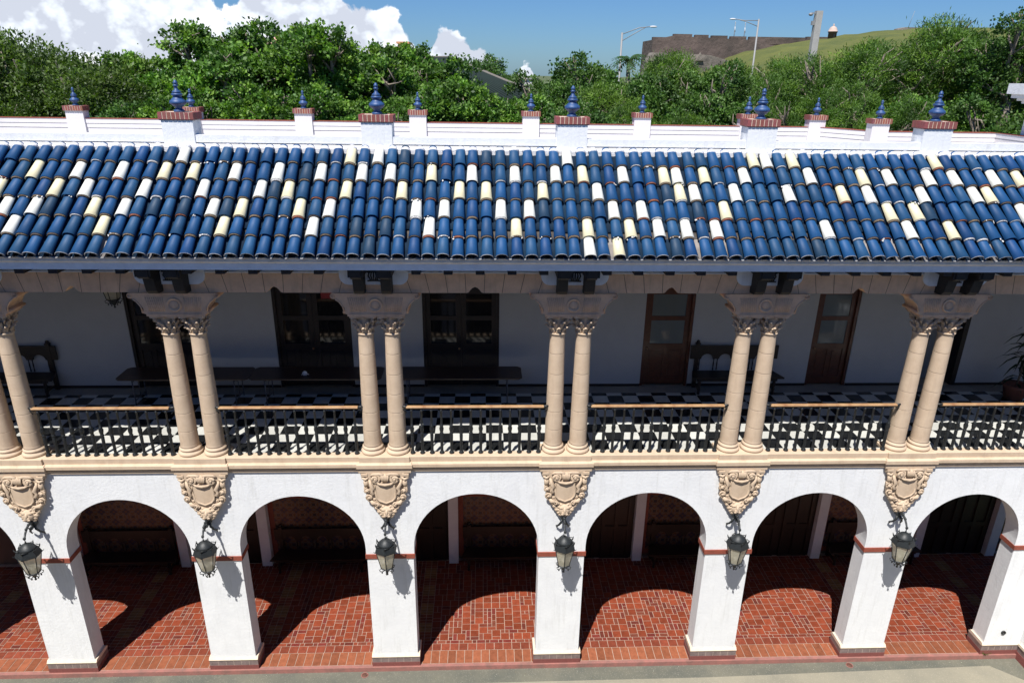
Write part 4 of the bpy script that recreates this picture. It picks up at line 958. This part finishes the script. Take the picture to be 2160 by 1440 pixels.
TR = [
 ('olive1', -7.6, 17.5, 15.0, 1.35, 0, 'large rounded olive green tree at the left edge', 'fine_leaved_tree'),
 ('olive1', -5.3, 16.5, 13.6, .95, 1.4, 'lower olive green tree just right of the big rounded one at the left', 'fine_leaved_tree'),
 ('broad2', -3.6, 19, 14.6, 1.0, 2.0, 'glossy green tree rising from the gap beside the olive tree', 'broadleaf_tree'),
 ('broad1', -1.1, 18, 15.35, 1.05, .3, 'tallest glossy green tree in the left half, with a pointed top', 'broadleaf_tree'),
 ('broad2', 1.3, 19.5, 14.75, 1.0, 4.1, 'green tree in the dip below the orange dome', 'broadleaf_tree'),
 ('broad1', 3.6, 17, 15.2, .95, 2.7, 'green tree with pale bare branches left of the third big finial', 'broadleaf_tree'),
 ('broad2', 5.5, 18, 15.0, .85, 5.2, 'tall glossy tree in front of the orange wall', 'broadleaf_tree'),
 ('broad1', 7.5, 15.5, 14.1, .92, 1.1, 'sunlit tree hiding the left part of the green roof', 'broadleaf_tree'),
 ('broad2', 8.9, 15, 13.65, .85, 3.3, 'low bright tree below the slope of the green roof', 'broadleaf_tree'),
 ('dark1', 10.0, 36, 14.5, .95, .5, 'dark open tree behind the green roof ridge', 'broadleaf_tree'),
 ('broad1', 10.6, 14.6, 12.75, .65, 4.4, 'small tree beside the fourth far post', 'broadleaf_tree'),
 ('dark1', 12.6, 20, 13.5, .8, 2.2, 'dark green tree right of the white rooftops', 'broadleaf_tree'),
 ('dark1', 14.2, 23, 14.3, 1.05, 3.6, 'broad dark tree below the blue gap, left of the palm', 'broadleaf_tree'),
 ('feather1', 15.9, 17, 13.6, .9, .9, 'light green feathery tree below the palm', 'feathery_tree'),
 ('dark1', 18.0, 16, 13.95, .85, 5.0, 'dark glossy tree in front of the fort wall', 'broadleaf_tree'),
 ('feather1', 20.3, 24, 14.6, 1.0, 2.9, 'bright feathery tree at the foot of the grassy hill', 'feathery_tree'),
 ('feather2', 21.6, 17, 13.8, .9, 4.0, 'feathery tree behind the concrete pole', 'feathery_tree'),
 ('feather2', 23.8, 16, 14.55, .95, 1.9, 'green feathery tree right of the concrete pole', 'feathery_tree'),
 ('feather1', 26.9, 17, 15.5, 1.1, 5.6, 'tall feathery tree hiding the top of the hill', 'feathery_tree'),
 ('feather2', 29.0, 17.5, 15.5, 1.1, .2, 'feathery tree left of the tower corner', 'feathery_tree'),
 ('dark1', 28.6, 13.2, 15.7, .72, 3.0, 'dark big leaved tree rising at the right edge beside the tower', 'broadleaf_tree'),
 ('broad1', 26.2, 12.6, 13.0, .75, 1.0, 'glossy leaved tree behind the right end of the far parapet', 'broadleaf_tree'),
 ('dark1', -3.2, 14.2, 12.6, .75, 2.0, 'low dark tree behind the leftmost far post', 'broadleaf_tree'),
 ('broad2', -.2, 14.2, 12.9, .72, 5.0, 'low leafy tree behind the second large finial', 'broadleaf_tree'),
 ('broad1', 2.6, 14.0, 13.1, .75, 3.9, 'low leafy tree behind the third far post', 'broadleaf_tree'),
 ('broad2', 5.4, 13.8, 13.0, .72, 1.7, 'low leafy tree behind the third large finial', 'broadleaf_tree'),
 ('dark1', 13.3, 14.0, 12.6, .70, .7, 'low dark tree right of the fourth large finial', 'broadleaf_tree'),
 ('feather1', 15.9, 13.8, 12.5, .68, 3.1, 'low feathery tree behind the sixth far post', 'feathery_tree'),
 ('dark1', 18.5, 13.8, 12.7, .72, 4.6, 'low tree with bare twigs behind the fifth large finial', 'broadleaf_tree'),
 ('feather2', 21.2, 13.6, 12.9, .75, 2.4, 'low feathery tree behind the two right far posts', 'feathery_tree'),
 ('feather2', 23.9, 13.2, 13.1, .75, 5.1, 'low feathery tree behind the rightmost large finial', 'feathery_tree'),
 ('dark1', 27.6, 11.6, 12.9, .8, 2.0, 'dark shrubby tree below the tower cornice at the right edge', 'broadleaf_tree'),
 ('feather2', 30.2, 14.5, 13.4, .95, 1.2, 'feathery tree directly behind the tower corner', 'feathery_tree'),
 ('feather1', 24.9, 21, 14.3, 1.0, 4.2, 'feathery tree on the slope between the pole and the tallest right tree', 'feathery_tree'),
 ('olive1', -8.2, 15.0, 12.6, .85, 3.2, 'low olive tree in the bottom left behind the parapet', 'fine_leaved_tree'),
]
for k_, x, y, top, sc, rz, lb_, nm in TR: tree(k_, x, y, top, sc, rz, lb_, nm)
# palm
pm = empty('palm_tree', (22.9, 55, 0), label='palm tree beside the left street lamp', cat='palm')
b = MB(); b.tube([(0, 0, -.3), (.1, 0, 8), (0, 0, 14.6)], [.3, .22, .18], 8); b.build('trunk', 'bark', pm)
b = MB()
for i in range(22):
    a = 2 * PI * i / 22 + rnd.uniform(-.2, .2); el = rnd.uniform(-.1, 1.2); L_ = rnd.uniform(1.5, 2.1); dx, dy = math.cos(a), math.sin(a); prev_ = None
    for t in np.linspace(0, 1, 9):
        rr2 = L_ * t * math.cos(el * (1 - t * .6)); zz = 14.6 + L_ * (t * math.sin(el) - .75 * t * t)
        p = Vector((dx * rr2, dy * rr2, zz))
        if prev_ is not None:
            for s in (-1, 1):
                side = Vector((-dy, dx, -.5)) * s if s > 0 else Vector((dy, -dx, -.5)); wl = .42 * math.sin(PI * min(.97, t * .85 + .1))
                b.add([prev_, p, p + side * wl + Vector((dx, dy, 0)) * .15], [(0, 1, 2)], 0, tuple(c_ * rnd.uniform(.7, 1.3) for c_ in (.04, .09, .025)))
        prev_ = p
b.build('fronds', 'leafm', pm)

# ------------------------------------------------------------------ hill, fort, far things
def hz(x, y):   # hill surface
    pts = [(40, 6), (66, 12.6), (75, 16), (81, 19), (91, 21.2), (107, 23.6), (122, 25.6), (134, 26.6), (156, 26.3), (190, 20), (230, 8), (300, 0)]
    for (a, za), (b_, zb) in zip(pts[:-1], pts[1:]):
        if a <= x <= b_: z = za + (zb - za) * (x - a) / (b_ - a); break
    else: z = 0
    t = (y - 200) / 110.0
    return max(-.4, z * max(0, 1 - t * t * (1.0 if t > 0 else 1.0)) * 1.0 - (2 if t < -.9 else 0))
b = MB(); nx, ny = 66, 24; vs = []
for j in range(ny + 1):
    for i in range(nx + 1):
        x = 40 + 260 * i / nx; y = 100 + 210 * j / ny; vs.append((x, y, hz(x, y) + (.25 * math.sin(x * .31 + y * .17) + .15 * math.sin(x * .9 - y * .5) if hz(x, y) > 1 else -.05)))
b.add(vs, [(j * (nx + 1) + i, j * (nx + 1) + i + 1, (j + 1) * (nx + 1) + i + 1, (j + 1) * (nx + 1) + i) for j in range(ny) for i in range(nx)], smooth=True)
tag(b.build('hill', 'hill'), kind='structure', label='grassy green hill rising to the right')
FT = empty('fort', (56, 196, 0), label='old brown stone fortress wall on the hill', cat='fort')
b = MB()
b.add([(.4, 0, 0), (8, 0, 0), (19, 0, 0), (38, 2, 0), (1.0, 1.2, 22.3), (6.4, 1.2, 23.4), (30, 3, 22.8), (70, 6, 23.6), (1, 14, 22.3), (70, 14, 23.6), (.4, 14, 0), (70, 6, 0), (70, 14, 0)],
      [(0, 1, 5, 4), (1, 2, 6, 5), (2, 3, 7, 6), (3, 11, 7), (4, 5, 6, 7, 9, 8), (10, 0, 4, 8)], 0)
for (x0, x1, z) in ((1.1, 6.3, 22.3), (7.0, 12.2, 23.2), (13.2, 17, 23.1), (18, 22.5, 23.0), (23.5, 28, 22.9), (29, 45, 22.9), (46, 57, 23.2), (58, 69, 23.5)): b.box(x0, x1, 1.5 + x0 * .06, 3.0 + x0 * .06, z - 1.2, z + .75, 0)
b.build('rampart', 'fort', FT)
b = MB(); b.prism([(-3, 0), (-1.5, 16.5), (0, 18.9), (5, 18.9), (16, 18.5), (24, 16.5), (30, 12), (30, 0)], -4, 0, axis='y')
for xx in (4.5, 8.5, 13.2): b.prism([(xx - 1.1, 17.0), (xx, 19.1), (xx + 1.1, 17.0)], -4.6, -3.9, axis='y')
b.build('lower_wall', 'fort2', FT)
b = MB(); b.prism([(37, 0), (37, 14.2), (45, 14.9), (60, 14.9), (66, 13), (66, 0)], -30, -26, axis='y'); b.build('outwork', 'fort2', FT)
SB = empty('sentry_box', (109.0, 200, 23.2), label='round stone sentry box with pale dome on the fort wall', cat='sentry box')
b = MB(); b.lathe([(1.15, -1), (1.15, 1.9), (1.3, 1.95), (1.3, 2.1)], n=16); b.build('wall', 'fort', SB)
b = MB(); b.lathe([(1.35, 2.1), (1.35, 2.25), (1.2, 2.35), (1.1, 2.8), (.75, 3.3), (.25, 3.6), (.15, 3.7), (.25, 3.85), (.2, 4.0), (0, 4.3)], n=16); b.build('dome', 'domepink', SB)
b = MB(); b.box(-.2, .2, -1.2, -1.0, .6, 1.5); b.build('window', 'iron', SB)
for (x, z, l_) in ((81.4, 27.3, 'left one of two thin flagpoles on the fort'), (84.3, 27.1, 'right one of two thin flagpoles on the fort')):
    fp = empty('flagpole', (x, 202, 22), label=l_, cat='flagpole', group='flagpoles on the fort')
    b = MB(); b.tube([(0, 0, 0), (0, 0, z - 22)], [.12, .07], 6); b.build('pole', 'galv', fp); b = MB(); b.ball((0, 0, z - 21.9), .16, 6, 4); b.tube([(0, 0, z - 23), (.12, 0, z - 24.4)], [.1, .16], 6); b.build('flag_furled', 'sky_white', fp)
bk_ = empty('bunker', (131.5, 200, 26.2), label='low grey concrete structure with a mast on top of the hill', cat='bunker')
b = MB(); b.prism([(-4.5, -1), (-4, .2), (-2.5, .55), (3, .55), (4.5, .1), (5, -1)], -1.5, 1.5, axis='y'); b.build('wall', 'fort2', bk_); b = MB(); b.tube([(-.9, 0, .4), (.1, 0, 4.9)], [.07, .04], 5); b.build('mast', 'galv', bk_)
def lamp(x, y, zt, ax, az, label):
    t = empty('street_lamp', (x, y, 0), label=label, cat='street lamp', group='street lamps by the hill')
    b = MB(); b.tube([(0, 0, -.3), (0, 0, zt)], [.14, .09], 8); b.build('pole', 'galv', t)
    b = MB(); s = 1 if ax > 0 else -1
    b.tube([(0, 0, zt - .15), (ax * .5, 0, az - .12), (ax * .85, 0, az)], .045, 6); b.tube([(0, 0, zt - .75), (ax * .4, 0, (zt + az) / 2 - .3), (ax * .7, 0, az - .06)], .04, 6); b.build('arm', 'galv', t)
    b = MB(); b.ball((ax * .93, 0, az), (abs(ax) * .12, .16, .09), 10, 6); b.build('lamp_head', 'sky_white', t)
lamp(23.05, 60, 17.1, 3.2, 17.66, 'grey street lamp left of the fort, arm pointing right')
lamp(39.85, 70, 19.2, -3.1, 19.15, 'grey street lamp before the hill, arm pointing left')
po = empty('concrete_pole', (35.3, 45, 0), label='thick concrete pole with a small fitting on top before the hill', cat='pole')
b = MB(); b.box(-.24, .24, -.22, .22, -.3, 18.1); b.box(.24, .30, -.1, .1, 12, 18.0); b.build('pole', 'concrete', po)
b = MB(); b.box(-.55, -.22, -.05, .05, 17.9, 17.98); b.ball((-.6, 0, 17.85), (.18, .14, .12), 8, 5); b.box(-.45, -.24, -.1, .1, 17.1, 17.4); b.build('fitting', 'galv', po)
# green roofed house
GH = empty('green_roofed_house', (9, 33, 0), label='house with dark green tiled hip roof among the trees', cat='house')
b = MB(); x0, x1, y0, y1 = -8.5, 7.2, -5, 8
b.box(x0 + .6, x1 - .6, y0 + .6, y1 - .6, -.3, 11.0); b.build('wall', 'farwhite', GH)
b = MB(); e = [(x0, y0, 11.0), (x1, y0, 11.0), (x1, y1, 11.0), (x0, y1, 11.0), (-4.5, 1.0, 14.2), (-1.4, 1.0, 14.2)]
b.add(e, [(0, 1, 5, 4), (1, 2, 5), (2, 3, 4, 5), (3, 0, 4)], 0)
def ribs(P, Q, A, B_, n):
    P, Q, A, B_ = map(Vector, (P, Q, A, B_))
    for i in range(n + 1):
        t = i / n; b.tube([P.lerp(Q, t), A.lerp(B_, t)], .07, 5)
ribs(e[0], e[1], e[4], e[5], 46); ribs(e[1], e[2], e[5], e[5], 30)
rfo = b.build('roof', 'greenroof', GH)
b = MB(); b.tube([e[4], e[5]], .10, 6); b.tube([e[5], e[1]], .11, 6); b.tube([e[4], e[0]], .11, 6); b.build('ridge', 'ridge', rfo)
def house(x, y, w, d, h, m, label, roof='concrete', nwin=3, name='distant_house'):
    t = empty(name, (x, y, 0), label=label, cat='house'); b = MB(); b.box(-w / 2, w / 2, -d / 2, d / 2, -.3, h); b.build('wall', m, t)
    b = MB(); b.box(-w / 2 - .2, w / 2 + .2, -d / 2 - .2, d / 2 + .2, h, h + .25); b.build('roof', roof, t)
    for i in range(nwin):
        b = MB(); xx = -w / 2 + w * (i + .5) / nwin; b.box(xx - .35, xx + .35, -d / 2 - .04, -d / 2, h - 2, h - .8); b.build('window', 'darkpane', t)
house(13.0, 90, 2.6, 4, 12.1, 'farwhite', 'small white house with green trim seen in the gap between trees', 'greenroof')
house(15.6, 92, 2.8, 4, 12.5, 'farwhite', 'pale house with open terrace in the gap between trees')
house(14.4, 84, 3.6, 3, 11.2, 'concrete', 'low grey house at the bottom of the gap between trees', 'farwhite')
house(-.9, 90, 1.3, 4, 16.7, 'orange', 'narrow orange plastered building behind the tall glossy tree', 'orange', 0)
OD = empty('domed_tower', (-33.3, 150, -.6), label='white tower with orange dome beyond the trees', cat='tower')
b = MB(); b.box(-5.5, 3.5, -3, 3, -.3, 18.5); b.build('wall', 'farwhite', OD)
b = MB(); b.lathe([(2.1, 18.5), (2.0, 19.0), (1.4, 19.9), (.6, 20.4), (.2, 20.55), (.15, 20.9), (.35, 21.2), (.1, 21.5), (.05, 22.3)], n=14); b.build('dome', 'pinkdome', OD)
AN = empty('antenna_cluster', (-36.0, 150, 18.3), label='cluster of thin white antennas beside the orange dome', cat='antennas')
for i in range(11):
    b = MB(); xx = -1.9 + i * .36; hh = 2.2 + rnd.uniform(-.6, .8); b.tube([(xx, rnd.uniform(-.5, .5), 0), (xx, 0, hh)], .06, 4); b.tube([(xx - .15, 0, hh * .55), (xx + .15, 0, hh * .62)], .05, 4); b.build('antenna', 'sky_white', AN)
b = MB(); b.box(-2.1, 2.0, -.06, .06, .7, .8); b.box(-2.1, 2.0, -.06, .06, 1.3, 1.38); b.build('rail', 'sky_white', AN)
